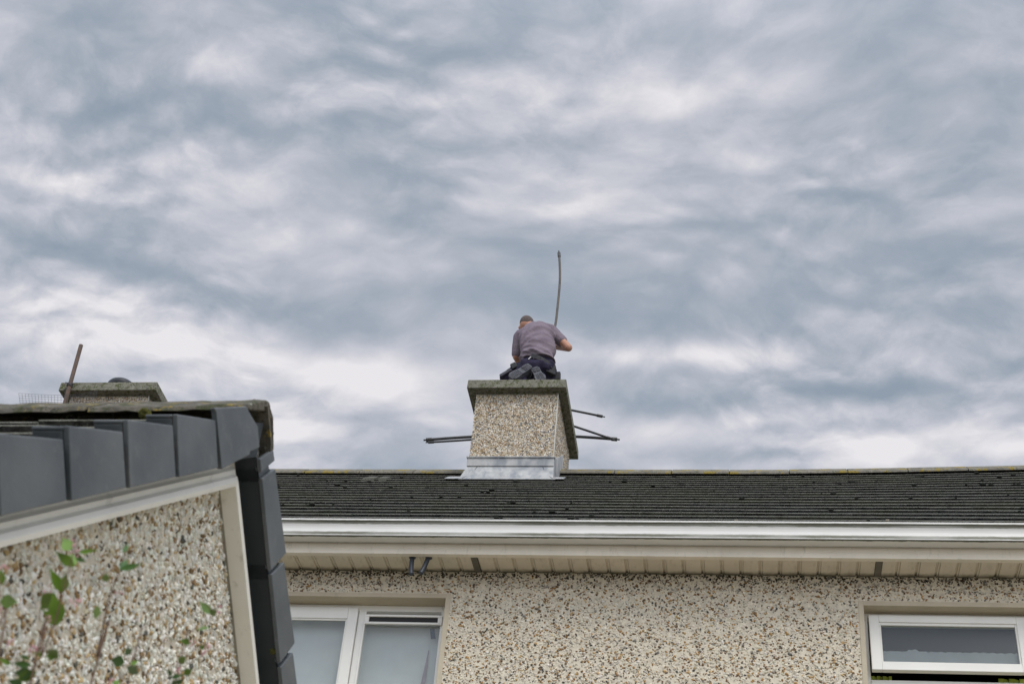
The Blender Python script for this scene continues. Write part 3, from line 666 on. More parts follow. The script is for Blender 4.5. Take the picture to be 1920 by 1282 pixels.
# wall
m = MB(); zw = ZBAR + .04
poly = [(UL + .35, 0), (UL + .35, lz(UL + .35, zw)), (U0, zw), (UR - .35, lz(UR - .35, zw)), (UR - .35, 0)]
m.prism(poly, NX, XW); m.build('wall', M['mortar'], near)
PAL_B = [(.83, .82, .74), (.70, .685, .60), (.33, .22, .10), (.48, .35, .18), (.21, .14, .07), (.12, .12, .10), (.62, .54, .40)]
PR_B = [46, 24, 8, 8, 6, 4, 9]
n = 72000; pts = np.stack([np.full(n, XW), rng.uniform(1.5, 5.0, n), rng.uniform(.3 + EYE, 2.1 + EYE, n)], 1)
zl = np.where(pts[:, 1] < U0, ZBAR - (U0 - pts[:, 1]) * math.tan(PL), ZBAR - (pts[:, 1] - U0) * math.tan(PR))
pp = project(pts); keep = (pts[:, 2] < zl - .0) & (pp[:, 0] > -250) & (pp[:, 1] < 1500)
pebbles(pts[keep], (0, 1, 0), (0, 0, 1), (1, 0, 0), (.0045, .0105), PAL_B, PR_B, .7, depth=.75, parent=near, name='pebbledash')
# bargeboards (moulded), their soffit
def barge(sgn):
    P_ = PL if sgn < 0 else PR
    uE = UL if sgn < 0 else UR
    def pt(x, n_): # line at perpendicular offset n_ above the lower line, clipped at the ridge plane
        za = ZBAR + n_ / math.cos(P_)
        return (x, U0, za), (x, uE, za - abs(uE - U0) * math.tan(P_))
    prof = [(XB + .022, 0.0), (XB + .026, .012), (XB + .020, .024), (XB + .008, .030), (XB + .010, .042), (XB + .002, .048), (XB, .052), (XB, .14), (XB - .024, .14), (XB - .024, .001)]
    m = MB(); vs = []
    for x, n_ in prof:
        a, b = pt(x, n_); vs += [a, b]
    k = len(prof)
    m.add(vs, [tuple(range(0, 2 * k, 2)), tuple(range(2 * k - 1, 0, -2))] + [(2 * i, 2 * i + 1, (2 * i + 3) % (2 * k), (2 * i + 2) % (2 * k)) for i in range(k)], False)
    return m.build('bargeboard', M['white'], near)
barge(-1); barge(1)
M['barge_soffit'] = mat('barge_soffit', (.36, .34, .28), .7, .001, 40, .1, 6, fn=lambda t, v, c, b: t.mix(t.mr(t.noise(t.mapping(v, (6, 1, 1)), 9, 7, .8), .62, .66), c, (.03, .03, .02)))
for sgn in (-1, 1):
    P_ = PL if sgn < 0 else PR; uE = UL if sgn < 0 else UR; dzz = abs(uE - U0) * math.tan(P_)
    m = MB(); z0_ = ZBAR + .004
    m.hexa([(XW - .02, U0, z0_), (XB + .0, U0, z0_), (XB + .0, uE, z0_ - dzz), (XW - .02, uE, z0_ - dzz)], [(XW - .02, U0, z0_ + .02), (XB - .0, U0, z0_ + .02), (XB - .0, uE, z0_ + .02 - dzz), (XW - .02, uE, z0_ + .02 - dzz)])
    m.build('verge_soffit', M['barge_soffit'], near)
# roof slopes: tiles in courses, left of the verge caps
GB = .292
sdirL = Vector((0, math.cos(PL), math.sin(PL))); nL = Vector((0, -math.sin(PL), math.cos(PL)))
sdirR = Vector((0, -math.cos(PR), math.sin(PR))); nR = Vector((0, math.sin(PR), math.cos(PR)))
O2 = Vector((XC, 2.490, 1.456 + EYE))              # foot of the second cap
apexL = Vector((0, U0, ZCAP)); 
def slope(sd_, nn_, tot, off, name):
    """courses hung from the apex; off = height of tile surface above the caps' lower line"""
    m = MB(); k = 0; s = 0
    while s < tot:
        x = NX + (.15 if k % 2 else 0)
        while x < XC - .06:
            xb = min(x + .30, XC - .03); j = random.uniform(-.003, .003); g_ = .0015
            def q(xx, ss, n_): 
                p = apexL - sd_ * ss + nn_ * n_; return (xx, p.y, p.z)
            s1 = s + GB + j; s0 = max(0, s - .04)
            m.hexa([q(x + g_, s1, off - .028), q(xb - g_, s1, off - .028), q(xb - g_, s0, off - .05), q(x + g_, s0, off - .05)], [q(x + g_, s1, off + j), q(xb - g_, s1, off + j), q(xb - g_, s0, off - .024), q(x + g_, s0, off - .024)])
            x += .30
        s += GB; k += 1
    return m.build(name, M['tile'], near, bevel=.003)
slope(sdirL, nL, (U0 - UL) / math.cos(PL) + .05, .120, 'roof'); slope(sdirR, nR, (UR - U0) / math.cos(PR) + .05, .112, 'roof')
m = MB(); m.prism([(UL, lz(UL, ZCAP) + .03), (U0, ZCAP + .03), (UR, lz(UR, ZCAP) + .03), (UR, lz(UR, ZCAP) - .02), (U0, ZCAP - .03), (UL, lz(UL, ZCAP) - .02)], NX, XB - .03); m.build('roof_deck', M['cap_dark'], near)
# verge caps
def vcap(org, sd_, nn_, ln=.262, h0=.147, h1=.122, tongue=True, wid=.078):
    def q(x, s, n_): p = org + sd_ * s + nn_ * n_; return (x, p.y, p.z)
    m = MB(); t_ = .012
    # face, top flange, closing end, underside return
    m.hexa([q(XC - t_, 0, 0), q(XC, 0, 0), q(XC, ln + .008, .002), q(XC - t_, ln + .008, .002)], [q(XC - t_, -.012, h0), q(XC, -.012, h0), q(XC, ln - .008, h1), q(XC - t_, ln - .008, h1)])
    m.hexa([q(XC - wid, -.012, h0 - .008), q(XC - t_, -.012, h0 - .008), q(XC - t_, ln - .008, h1 - .008), q(XC - wid, ln - .008, h1 - .008)], [q(XC - wid, -.012, h0 - .0005), q(XC - t_, -.012, h0 - .0005), q(XC - t_, ln - .008, h1 - .0005), q(XC - wid, ln - .008, h1 - .0005)])
    m.hexa([q(XC - wid, .008, .06), q(XC - t_ - .001, .002, .0), q(XC - t_ - .001, .014, .0), q(XC - wid, .02, .06)], [q(XC - wid, -.010, h0 - .009), q(XC - t_ - .001, -.010, h0 - .009), q(XC - t_ - .001, .002, h0 - .009), q(XC - wid, .002, h0 - .009)])
    o = m.build('verge_cap', M['cap'], near, bevel=.0025)
    if tongue:
        m = MB(); m.hexa([q(XC - .022, ln - .01, .012), q(XC - .012, ln - .01, .012), q(XC - .012, ln + .03, .012), q(XC - .022, ln + .03, .012)], [q(XC - .022, ln - .02, h1 - .018), q(XC - .012, ln - .02, h1 - .018), q(XC - .012, ln + .026, h1 - .022), q(XC - .022, ln + .026, h1 - .022)])
        m.build('cap_tongue', M['cap'], o)
    m = MB(); m.hexa([q(XB + .0, -.03, .004), q(XC - t_ - .001, -.03, .004), q(XC - t_ - .001, ln + .035, .004), q(XB, ln + .035, .004)], [q(XB + .0, -.03, .01), q(XC - t_ - .001, -.03, .01), q(XC - t_ - .001, ln + .035, .01), q(XB, ln + .035, .01)])
    m.build('cap_return', M['cap_dark'], o)
    return o
k = -6
while k <= 2:
    vcap(O2 + sdirL * (k * .292), sdirL, nL); k += 1
# right slope: foot measured down from the apex; each cap's upper end tucks under the next
apx = Vector((XC, U0, ZCAP))
vcap(apx - sdirR * .036, sdirR, nR, ln=.03, tongue=False, h0=.125, h1=.12)
for i in range(9):
    s = .325 + .283 * i
    vcap(apx - sdirR * s, sdirR, nR)
# apex cap: plate across the peak with folded side
def plate(pix, x, th, mt, name, par):
    P3 = [at(a, b, X=x) for a, b in pix]; n = len(P3)
    vs = [tuple(p) for p in P3] + [(p.x - th, p.y, p.z) for p in P3]
    m = MB(); m.add(vs, [tuple(range(n)), tuple(range(2 * n - 1, n - 1, -1))] + [(i, i + n, (i + 1) % n + n, (i + 1) % n) for i in range(n)]); return m.build(name, mt, par, bevel=.002)
ap = plate([(416.5, 879), (406, 772.5), (402, 765), (462, 762), (484, 800), (487, 838.5), (469, 846.5), (468.6, 852)], XC + .004, .014, M['cap'], 'verge_cap', near)
MB().hexa([(XB, U0 - .34, ZCAP - .225), (XC - .012, U0 - .34, ZCAP - .225), (XC - .012, U0 + .0, ZCAP + .01), (XB, U0, ZCAP + .01)], [(XB, U0 - .34, ZCAP - .10), (XC - .012, U0 - .34, ZCAP - .10), (XC - .012, U0, ZCAP + .12), (XB, U0, ZCAP + .12)]).build('cap_block', M['cap_dark'], ap)
# ridge tiles, angular and mossy
m = MB(); ZR = 2.348 + EYE; segs = 40; rr = random.Random(3)
prof = [(-.150, -.128), (-.146, -.108), (-.016, -.006), (0, 0), (.016, -.006), (.092, -.105), (.088, -.130), (.0, -.035)]
edges = [XC - .008]; 
while edges[-1] > NX: edges.append(edges[-1] - .455)
for a, b in zip(edges, edges[1:]):
    js = rr.uniform(-.004, .004); ns = 12; rings = []
    for i in range(ns + 1):
        x = a + (b + .004 - a) * i / ns; tiltz = -(XC - x) * .016
        rings.append([(x, U0 + y + rr.uniform(-.002, .002), ZR + z + js + tiltz + rr.uniform(-.003, .003)) for y, z in prof])
    vs = [v for r in rings for v in r]; n = len(prof)
    m.add(vs, [tuple(range(n)), tuple(range(ns * n + n - 1, ns * n - 1, -1))] + [(i * n + k, (i + 1) * n + k, (i + 1) * n + (k + 1) % n, i * n + (k + 1) % n) for i in range(ns) for k in range(n)])
ridge2 = m.build('ridge', M['ridge_near'], near, bevel=.004)
# mortar bed closing the end of the ridge
m = MB(); vs = []
pr2 = [(-.030, -.040), (0, -.010), (.03, -.038), (.088, -.105), (.086, -.150), (.05, -.105), (0, -.055)]
for x in (XC - .003, XC - .10): vs += [(x + rr.uniform(-.006, .006), U0 + y + rr.uniform(-.004, .004), ZR + z + rr.uniform(-.004, .004)) for y, z in pr2]
n = len(pr2); m.add(vs, [tuple(range(n)), tuple(range(2 * n - 1, n - 1, -1))] + [(i, i + n, (i + 1) % n + n, (i + 1) % n) for i in range(n)])
for _ in range(90):
    t_ = rr.random(); y, z = (.0 + .085 * t_, -.015 - .11 * t_)
    m.ball((XC - .012 + rr.uniform(-.05, .006), U0 + y + rr.uniform(-.01, .02), ZR + z + rr.uniform(-.02, .02)), rr.uniform(.003, .008), seg=6, rings=4)
m.build('mortar_bed', M['ridge_near'], ridge2)
# moss tufts and lichen
def tuft(c, r, n, mt, par, name='moss', flat=1.0):
    m = MB()
    for _ in range(n):
        v = Vector((rr.gauss(0, 1), rr.gauss(0, 1), rr.gauss(0, 1))).normalized() * r * rr.uniform(.4, 1); v.z = abs(v.z) * flat
        m.ball(Vector(c) + v, r * rr.uniform(.12, .28), seg=6, rings=4)
    m.ball(c, (r * .9, r * .9, r * .85 * flat), seg=10, rings=6); return m.build(name, mt, par)
tuft(at(271, 777, Y=U0 - .17), .017, 160, M['moss'], ridge2)
for px, py, r in ((497, 968, .010), (499, 985, .012), (501, 1002, .009), (515, 1060, .012), (505, 1056, .008), (520, 1216, .012), (512, 1220, .011), (516, 1236, .010), (518, 1262, .010), (526, 1060, .006)):
    tuft(at(px, py, X=XC - .02), r, 50, M['moss'], near)
m = MB()
for px, py, a, b in ((47, 770, .011, .007), (102, 766.5, .013, .009), (96, 768, .007, .008)):
    m = MB(); c = at(px, py, Y=U0 - .10); m.ball(c, (a, .004, b), rot=Matrix.Rotation(R(-42), 3, 'X'), seg=12, rings=6)
    m.build('lichen', M['lichen'], ridge2)

# ================================================================== THINGS ON THE CHIMNEYS
def qb(pts, n=12):
    q = [Vector(p) for p in pts]; out = []
    for k in range(n + 1):
        t = k / n; out.append((1 - t) ** 2 * q[0] + 2 * t * (1 - t) * q[1] + t * t * q[2])
    return out
def rod(pts, r, mt, label, ends=(1, 1)):
    m = MB(); m.tube(pts, r, 10); base = pts[0]
    o = thing('drain_rod', tuple(base), label, 'rod', 'flexible chimney rods at the chimney')
    m.build('shaft', mt, o)
    for e, (i, j) in zip(ends, ((0, 1), (-1, -2))):
        if e:
            d = (pts[i] - pts[j]).normalized(); p = pts[i]
            MB().tube([p - d * .06, p, p + d * .001], [r * 1.35, r * 1.35, r * 1.0], 10).tube([p, p + d * .028], r * .6, 8).build('coupling', M['rod'], o)
    return o
YU = 13.42
up = [at(a, b, Y=YU) for a, b in ((1040, 616), (1043, 598), (1046, 570), (1048.5, 545), (1050, 520), (1049.5, 495), (1048, 474))]
low = at(1036, 640, Y=YU); up = [Vector((low.x - .03, YU, ZT - .3)), low] + up
rod(smooth(up), .0132, M['rod_up'], 'upright rod rising behind the shoulder of the kneeling man', (0, 1))
YB = 13.68
def B_(px, py, y=YB): return at(px, py, Y=y)
rod(qb([B_(799, 824.5), B_(985, 808), B_(1157, 823.5, YB + .02)], 16), .0155, M['rod'], 'long thick rod sticking out on both sides behind the chimney')
rod(qb([B_(803, 829, YB - .005), B_(860, 826), B_(940, 820, YB + .03)], 6), .011, M['rod'], 'thin lower rod at the left side of the chimney, under the thick one')
rod(qb([B_(1129.5, 780.5), B_(1080, 770), B_(960, 747, YB + .02)], 6), .012, M['rod'], 'upper rod poking out at the right side of the chimney')
rod(qb([B_(1148, 823, YB - .04), B_(1079, 799, YB - .03), B_(980, 768, YB)], 6), .012, M['rod'], 'slanting rod right of the chimney that meets the tip of the thick one')
# rusty pole tied to the left-hand chimney
py_ = 12.36
a, b = at(119, 765, Y=py_), at(152, 647, Y=py_); d = (b - a).normalized()
pole = thing('metal_pole', tuple(a - d * .35), 'rusty steel pole leaning at the corner of the far left chimney', 'pole')
MB().tube([a - d * .35, b], .0215, 16, caps=False).tube([b, b - d * .02], [.0215, .017], 16, caps=False).tube([b - d * .001, b - d * .1], .017, 12).build('tube', M['rust'], pole)
m = MB(); c = at(131, 722, Y=py_)
for k in range(3): 
    ring = [c + Vector((0, 0, .012 * (k - 1))) + Vector((math.cos(t) * .03, math.sin(t) * .03, .006 * math.sin(3 * t + k))) for t in np.linspace(0, 2 * math.pi, 15)]
    m.tube(ring, .0035, 6)
m.tube([c + Vector((-.02, 0, 0)), c + Vector((-.055, -.005, .01)), c + Vector((-.085, 0, .0))], .003, 6); m.tube([c + Vector((-.02, 0, .01)), c + Vector((-.05, 0, .035)), c + Vector((-.06, .01, .04))], .006, 6)
m.tube([c + Vector((-.02, 0, -.03)), c + Vector((-.06, .02, -.05)), c + Vector((-.05, .03, -.08)), c + Vector((-.01, .03, -.06))], .007, 6)
m.build('wire_tie', M['wire'], pole)
# bird mesh hanging loose in front of the far chimney
m = MB(); MYv = 12.33
def mp(u, v):        # u 0..1 across, v 0..1 down
    px = 35 + 147 * u; py = 737 + 3.5 * math.sin(u * 3.1) - (4 if u > .75 else 0) * (u - .75) * 4 + 40 * v - 3 * math.sin(u * 7) * v; p = at(px + 3 * math.sin(v * 2) * (1 - 2 * u), py, Y=MYv + .05 * math.sin(u * 5) + .02 * v); return p
for i in range(25): m.tube([mp(i / 24, v / 6) for v in range(7)], .0015, 4, caps=False)
for j in range(10): m.tube([mp(i / 24, j / 9) for i in range(25)], .0013, 4, caps=False)
tag(m.build('wire_mesh', M['wire']), 'torn square wire mesh hanging loose beside the rusty pole', 'wire mesh')

# ================================================================== PERSON
person = thing('person', (-2.05, 12.7, ZT), 'man in grey-purple T-shirt and navy trousers kneeling on the chimney, seen from behind', 'person')
def J(px, py, y): return at(px, py, Y=y)
def cap(m, a, b, ra, rb, fa=None, fb=None):
    a, b = Vector(a), Vector(b); L_ = (b - a).length; n_ = max(2, int(L_ / .02)); 
    ps = [a.lerp(b, i / n_) for i in range(n_ + 1)]; m.tube(ps, [ra + (rb - ra) * i / n_ for i in range(n_ + 1)], 16); m.ball(a, ra, seg=16, rings=10); m.ball(b, rb, seg=16, rings=10)
def fin(m, name, mt, par, vox=.012, it=6, disp=None):
    o = m.build(name, mt, par); r = o.modifiers.new('remesh', 'REMESH'); r.mode = 'VOXEL'; r.voxel_size = vox; r.use_smooth_shade = True
    s = o.modifiers.new('smooth', 'SMOOTH'); s.iterations = it; s.factor = .5
    if disp:
        tx = bpy.data.textures.new(name + '_folds', 'CLOUDS'); tx.noise_scale = disp[1]; tx.noise_depth = 3
        dm = o.modifiers.new('folds', 'DISPLACE'); dm.texture = tx; dm.strength = disp[0]; dm.mid_level = .5
    return o
hipL, hipR = J(990, 689, 12.80), J(1024, 690, 12.82)
pel = J(1007, 684, 12.80); lum = J(1007, 664, 12.86); tho = J(1006, 642, 12.98); cst = J(1006, 628, 13.07); nb = J(1001, 614, 13.16)
shL, shR = J(973, 632, 13.10), J(1036, 622, 13.12)
hd_c = J(988, 609.5, 13.24); elL, elR = J(968, 668, 13.16), J(1066, 652, 13.06)
haL, haR = J(984, 700, 13.38), at(1036, 650, Y=13.32)
knL = J(948, 706, 12.98); knL.z = ZT + .07; knR = J(1030, 706, 13.22); knR.z = ZT + .07
anL = J(983, 692, 12.63); anR = J(1006, 698, 12.66); anL.z = ZT + .12; anR.z = ZT + .10
# body: one continuous surface
m = MB()
cap(m, pel, lum, .105, .10); cap(m, lum, tho, .10, .105); cap(m, tho, cst, .105, .095); cap(m, cst, nb, .10, .055); cap(m, nb, hd_c, .055, .055)
cap(m, cst, shL, .075, .055); cap(m, cst, shR, .075, .055)
for s_, e_, h_ in ((shL, elL, haL), (shR, elR, haR)):
    cap(m, s_, e_, .052, .041); cap(m, e_, h_, .041, .027)
for h_, k_, a_ in ((hipL, knL, anL), (hipR, knR, anR)):
    cap(m, h_, k_, .085, .058); cap(m, k_, a_, .055, .038)
hr = Matrix.Rotation(R(-20), 3, 'Z') @ Matrix.Rotation(R(-38), 3, 'X') @ Matrix.Rotation(R(-8), 3, 'Y')
m.ball(hd_c, (.074, .094, .105), rot=hr, seg=20, rings=14)
m.ball(hd_c + hr @ Vector((0, .055, -.065)), (.045, .05, .05), rot=hr)                     # jaw
m.ball(hd_c + hr @ Vector((0, .105, -.02)), (.013, .02, .022), rot=hr)                       # nose
for sx in (-1, 1):
    m.ball(hd_c + hr @ Vector((sx * .084, .002, -.016)), (.011, .020, .034), rot=hr)          # ears
    m.ball(hd_c + hr @ Vector((sx * .030, .083, .012)), (.018, .012, .009), rot=hr)         # brow
for h_, e_ in ((haL, elL), (haR, elR)):                                                      # hands: palm, five curled fingers
    d_h = (h_ - e_).normalized(); sdv = d_h.cross(Vector((0, 0, 1))).normalized(); upv = sdv.cross(d_h)
    m.ball(h_ + d_h * .045, (.04, .045, .022)); cap(m, h_, h_ + d_h * .05, .026, .030)
    for q_ in range(4):
        k0 = h_ + d_h * .08 + sdv * (.028 - .019 * q_); ln = (.036, .042, .040, .032)[q_]
        k1 = k0 + d_h * ln - upv * .012; k2 = k1 - upv * ln * .8 - d_h * .01; cap(m, k0, k1, .0095, .009); cap(m, k1, k2, .009, .008)
    k0 = h_ + d_h * .03 + sdv * .035; k1 = k0 + sdv * .025 + d_h * .03 - upv * .012; cap(m, k0, k1, .012, .010); cap(m, k1, k1 + d_h * .025 - upv * .02, .010, .009)
body = fin(m, 'body', M['skin'], person, .008, 4)
# cropped hair
m = MB(); m.ball(hd_c + hr @ Vector((.003, -.015, .010)), (.0765, .091, .102), rot=hr, seg=20, rings=14)
hair = fin(m, 'hair', M['hair'], person, .006, 3)
# T-shirt
m = MB()
wst = J(1008, 672, 12.83)
def row(c, wd, dp): m.ball(c, (wd, dp, .10), seg=20, rings=12)
def loft(m, secs, n=28):
    """closed elliptic loft: (centre, half width, half depth, tilt)"""
    K = 64; n = 96; vs = []; q = np.array([[*c, wd, dp, tz] for c, wd, dp, tz in secs]); tt = np.linspace(0, len(secs) - 1, K)
    for i in range(K):
        x, y, z, wd, dp, tz = [float(np.interp(tt[i], range(len(secs)), q[:, k])) for k in range(6)]; v_ = i / (K - 1)
        for t in np.linspace(0, 2 * math.pi, n + 1)[:-1]:
            u_ = math.cos(t); dx, dy = u_ + 1.25, v_ * 2.1 - .55; th, rr_ = math.atan2(dy, dx), math.hypot(dx, dy)
            f = math.sin(15 * th + 1.6 * math.sin(2.3 * rr_ + 1)) + .5 * math.sin(31 * th + 3 * rr_)
            f2 = math.sin(13 * v_ * 2.1 + 3.2 * u_ + 1.2 * math.sin(4 * u_))
            k_ = max(0, 1 - max(0, v_ - .55) / .4)
            o_ = (.016 * f * min(1, rr_) * k_ + .009 * f2 * max(0, 1 - v_ / .45)) if math.sin(t) < .3 else 0
            vs.append((x + u_ * (wd + o_), y + math.sin(t) * (dp + o_), z - math.sin(t) * dp * tz))
    m.add(vs, [tuple(range(n - 1, -1, -1)), tuple(range((K - 1) * n, K * n))] + [(i * n + j, i * n + (j + 1) % n, (i + 1) * n + (j + 1) % n, (i + 1) * n + j) for i in range(K - 1) for j in range(n)], True)
loft(m, [(J(1008, 678, 12.82) , .178, .145, .0), (J(1008, 673, 12.835), .180, .146, .1), (J(1008, 664, 12.87), .178, .142, .2), (J(1008, 654, 12.91), .180, .142, .3), (J(1007, 644, 12.96), .186, .142, .4),
         (J(1006, 636, 13.00), .190, .140, .5), (J(1006, 629, 13.045), .185, .130, .5), (J(1005, 622, 13.08), .155, .105, .5), (J(1003, 617, 13.11), .11, .08, .5)])
cap(m, J(1000, 622, 13.1), J(978, 630, 13.10), .095, .078); cap(m, J(1012, 618, 13.1), J(1032, 622, 13.11), .095, .08)
cap(m, nb + Vector((0, -.01, -.02)), nb + Vector((-.005, .01, .012)), .075, .066)
eL2 = J(969.5, 662, 13.15); cap(m, J(975, 633, 13.11), eL2, .076, .060)
eR2 = J(1053, 639, 13.09); cap(m, J(1034, 623, 13.12), eR2, .078, .062)
shirt = fin(m, 't_shirt', M['shirt'], person, .007, 3, (.012, .09))
MB().tube([J(991, 673.5, 12.70), J(996, 668.5, 12.70)], .006, 6).build('white_tag', M['window_white'], shirt)
# trousers
m = MB(); m.ball(J(1008, 681, 12.83), (.172, .132, .13), seg=20, rings=12); m.ball(J(1008, 692, 12.80), (.17, .13, .10), seg=20, rings=12)
cap(m, hipL, knL, .102, .082); cap(m, hipR, knR, .105, .08); cap(m, knL, anL, .072, .058); cap(m, knR, anR, .072, .058)
cap(m, J(972, 691, 12.85), J(946, 708, 12.85), .065, .05)
fin(m, 'trousers', M['trouser'], person, .010, 4, (.022, .06))
# tool belt with pouches and a knee pad
m = MB()
for k in range(24):
    t0, t1 = 2 * math.pi * k / 24, 2 * math.pi * (k + 1) / 24
    if 11 <= k < 17: continue                            # hidden under the shirt hem
    cB = J(1008, 684, 12.82)
    e0 = cB + Vector((math.cos(t0) * .183, math.sin(t0) * .148, -.075 * math.cos(t0))); e1 = cB + Vector((math.cos(t1) * .183, math.sin(t1) * .148, -.075 * math.cos(t1)))
    m.hexa([e0 + Vector((0, 0, -.028)), e1 + Vector((0, 0, -.028)), (e1 - cB) * .95 + cB + Vector((0, 0, -.028)), (e0 - cB) * .95 + cB + Vector((0, 0, -.028))], [e0 + Vector((0, 0, .028)), e1 + Vector((0, 0, .028)), (e1 - cB) * .95 + cB + Vector((0, 0, .028)), (e0 - cB) * .95 + cB + Vector((0, 0, .028))])
belt = m.build('tool_belt', M['belt'], person, bevel=.004)
def obox(c, ax, ay, az, hx, hy, hz, name, mt, par, bev=.008):
    c = Vector(c); ax, ay, az = Vector(ax).normalized(), Vector(ay).normalized(), Vector(az).normalized(); m = MB()
    m.hexa([c + ax * a * hx + ay * b * hy - az * hz for a, b in ((-1, -1), (1, -1), (1, 1), (-1, 1))], [c + ax * a * hx * .85 + ay * b * hy * .85 + az * hz for a, b in ((-1, -1), (1, -1), (1, 1), (-1, 1))]); return m.build(name, mt, par, bevel=bev)
obox(J(1032, 692, 12.78), (1, .5, -.2), (-.5, 1, 0), (0, 0, 1), .055, .03, .065, 'pouch', M['belt'], belt)
obox(J(964, 687, 12.80), (.8, 0, .5), (0, 1, 0), (-.5, 0, .8), .035, .03, .035, 'pouch', M['belt'], belt)
obox(J(948, 700, 12.80), (.82, 0, .6), (0, 1, 0), (-.6, 0, .82), .075, .025, .018, 'knee_pad', M['boot'], person)
obox(J(1046, 706, 12.9), (1, 0, 0), (0, 1, 0), (0, 0, 1), .03, .03, .05, 'pouch', M['belt'], belt)
# boots: soles towards the camera, toes tucked
def boot(toe, heel, sd_w, name='boot'):
    toe, heel = Vector(toe), Vector(heel); ax = (heel - toe).normalized(); back = Vector((0, -1, .15)); back = (back - ax * back.dot(ax)).normalized(); sx = ax.cross(back)
    L_ = (heel - toe).length; m = MB(); n_ = 9
    rings = []
    for i in range(n_ + 1):
        t = i / n_; wd = (.034 + .018 * math.sin(math.pi * min(1, t * 1.7 + .12)) if t < .5 else .040 + .004 * math.sin(math.pi * (t - .5) * 2)) * (.75 if i in (0, n_) else 1)
        hh = .030 + .045 * t; c = toe + ax * L_ * t - back * (hh + .006)
        rings.append([c + sx * math.cos(a) * wd + back * math.sin(a) * hh for a in np.linspace(0, 2 * math.pi, 15)[:-1]])
    vs = [v for r in rings for v in r]; k = 14
    m.add(vs, [tuple(range(k - 1, -1, -1)), tuple(range(n_ * k, n_ * k + k))] + [(i * k + j, i * k + (j + 1) % k, (i + 1) * k + (j + 1) % k, (i + 1) * k + j) for i in range(n_) for j in range(k)], True)
    o = m.build(name, M['boot'], person)
    m = MB()
    sole = []
    for i in range(n_ + 1):
        t = i / n_; wd = (.036 + .018 * math.sin(math.pi * min(1, t * 1.7 + .12)) if t < .5 else .042)
        wd *= (.7 if i in (0, n_) else 1)
        sole.append((toe + ax * (L_ * (t * 1.04 - .02)), wd, .006 if .5 < t < .68 else 0))
    for (a, wa, ia), (b, wb, ib) in zip(sole, sole[1:]):
        m.hexa([a - sx * wa - back * .012, a + sx * wa - back * .012, b + sx * wb - back * .012, b - sx * wb - back * .012], [a - sx * wa + back * (.006 - ia), a + sx * wa + back * (.006 - ia), b + sx * wb + back * (.006 - ib), b - sx * wb + back * (.006 - ib)])
    for i in range(12):                                   # tread bars
        t = (i + .7) / 12.4
        if .48 < t < .66: continue
        c = toe + ax * L_ * t
        for q_ in (-1, 1):
            m.hexa([c + sx * q_ * .004 - ax * .006 + back * .005, c + sx * q_ * .034 - ax * .006 + back * .005, c + sx * q_ * .034 + ax * .004 + back * .005, c + sx * q_ * .004 + ax * .004 + back * .005],
                   [c + sx * q_ * .005 - ax * .005 + back * .011, c + sx * q_ * .033 - ax * .005 + back * .011, c + sx * q_ * .033 + ax * .003 + back * .011, c + sx * q_ * .005 + ax * .003 + back * .011])
    m.build('sole', mat('sole', (.085, .087, .10), .85, .002, 90, .2, 30), o)
tl_ = J(958, 707, 12.50); hl_ = J(990, 687, 12.56); boot(tl_, tl_ + (hl_ - tl_).normalized() * .26, 1)
tr_ = J(1016, 712, 12.50); hr_ = J(1004, 692, 12.58); boot(tr_ , tr_ + (hr_ - tr_).normalized() * .25, 1)

# ================================================================== SHRUB in front of the near wall
shrub = thing('garden_shrub', (-.95, 1.9, 0), 'thin leafy shrub stems with small pink buds before the near pebbledashed wall', 'shrub')
def Q(px, py, d=2.35): return at(px, py, D=d)
def stem(pix, r0=.0028, d=2.35):
    pts = [Q(a, b, d) for a, b in pix]; base = Vector((shrub.location.x + random.uniform(-.1, .1), shrub.location.y + random.uniform(-.1, .1), 0))
    pts = [base, base.lerp(pts[0], .5) + Vector((.02, 0, 0))] + pts; pts = smooth(pts, 5)
    MB().tube(pts, [r0 * (.8 - .5 * i / (len(pts) - 1)) for i in range(len(pts))], 6).build('stem', M['stem'], shrub)
c6 = lambda x, y: (x / 4.247, 980 + y / 4.247)
c9 = lambda x, y: (250 + x / 4.243, 980 + y / 4.243)
stem([c6(720, 1290), c6(770, 1060), c6(830, 780), c6(870, 580), c6(950, 380), c6(1000, 200)], .0026)
stem([c6(240, 1290), c6(330, 1060), c6(400, 880), c6(440, 780), c6(490, 600), c6(560, 330), c6(600, 180)], .0024, 2.25)
stem([c6(-60, 1290), c6(-50, 900), c6(-20, 620), c6(10, 400)], .0024, 2.2)
stem([c6(1010, 1290), c6(1040, 1150), c6(1050, 1060), c6(1010, 1000)], .0016, 2.5)
stem([c9(330, 1300), c9(340, 1180), c9(480, 1000), c9(580, 960), c9(620, 720), c9(560, 640)], .0014, 2.5)
leaves = MB(); leavesd = MB(); flowers = MB()
def leaf(a, b, wd, d=2.33, dark=False, fold=.25):
    a, b = Q(*a, d), Q(*b, d + random.uniform(-.05, .05)); ax = b - a; L_ = ax.length; ax.normalize(); vd = (a - Vector((0, 0, EYE))).normalized()
    sx = ax.cross(vd).normalized(); n_ = 7; wd = wd * L_; vs = []; curl = random.uniform(-.15, .25) * L_
    for i in range(n_ + 1):
        t = i / n_; w_ = wd * math.sin(math.pi * t ** .75) ** 1.3 if 0 < i < n_ else .0005; c = a + ax * L_ * t + vd * (curl * t * t)
        vs += [c - sx * w_ - vd * w_ * fold, c, c + sx * w_ - vd * w_ * fold]
    fs = []
    for i in range(n_):
        for k in (0, 1): fs.append((3 * i + k, 3 * i + k + 1, 3 * i + 4 + k, 3 * i + 3 + k))
    (leavesd if dark else leaves).add(vs, fs, True)
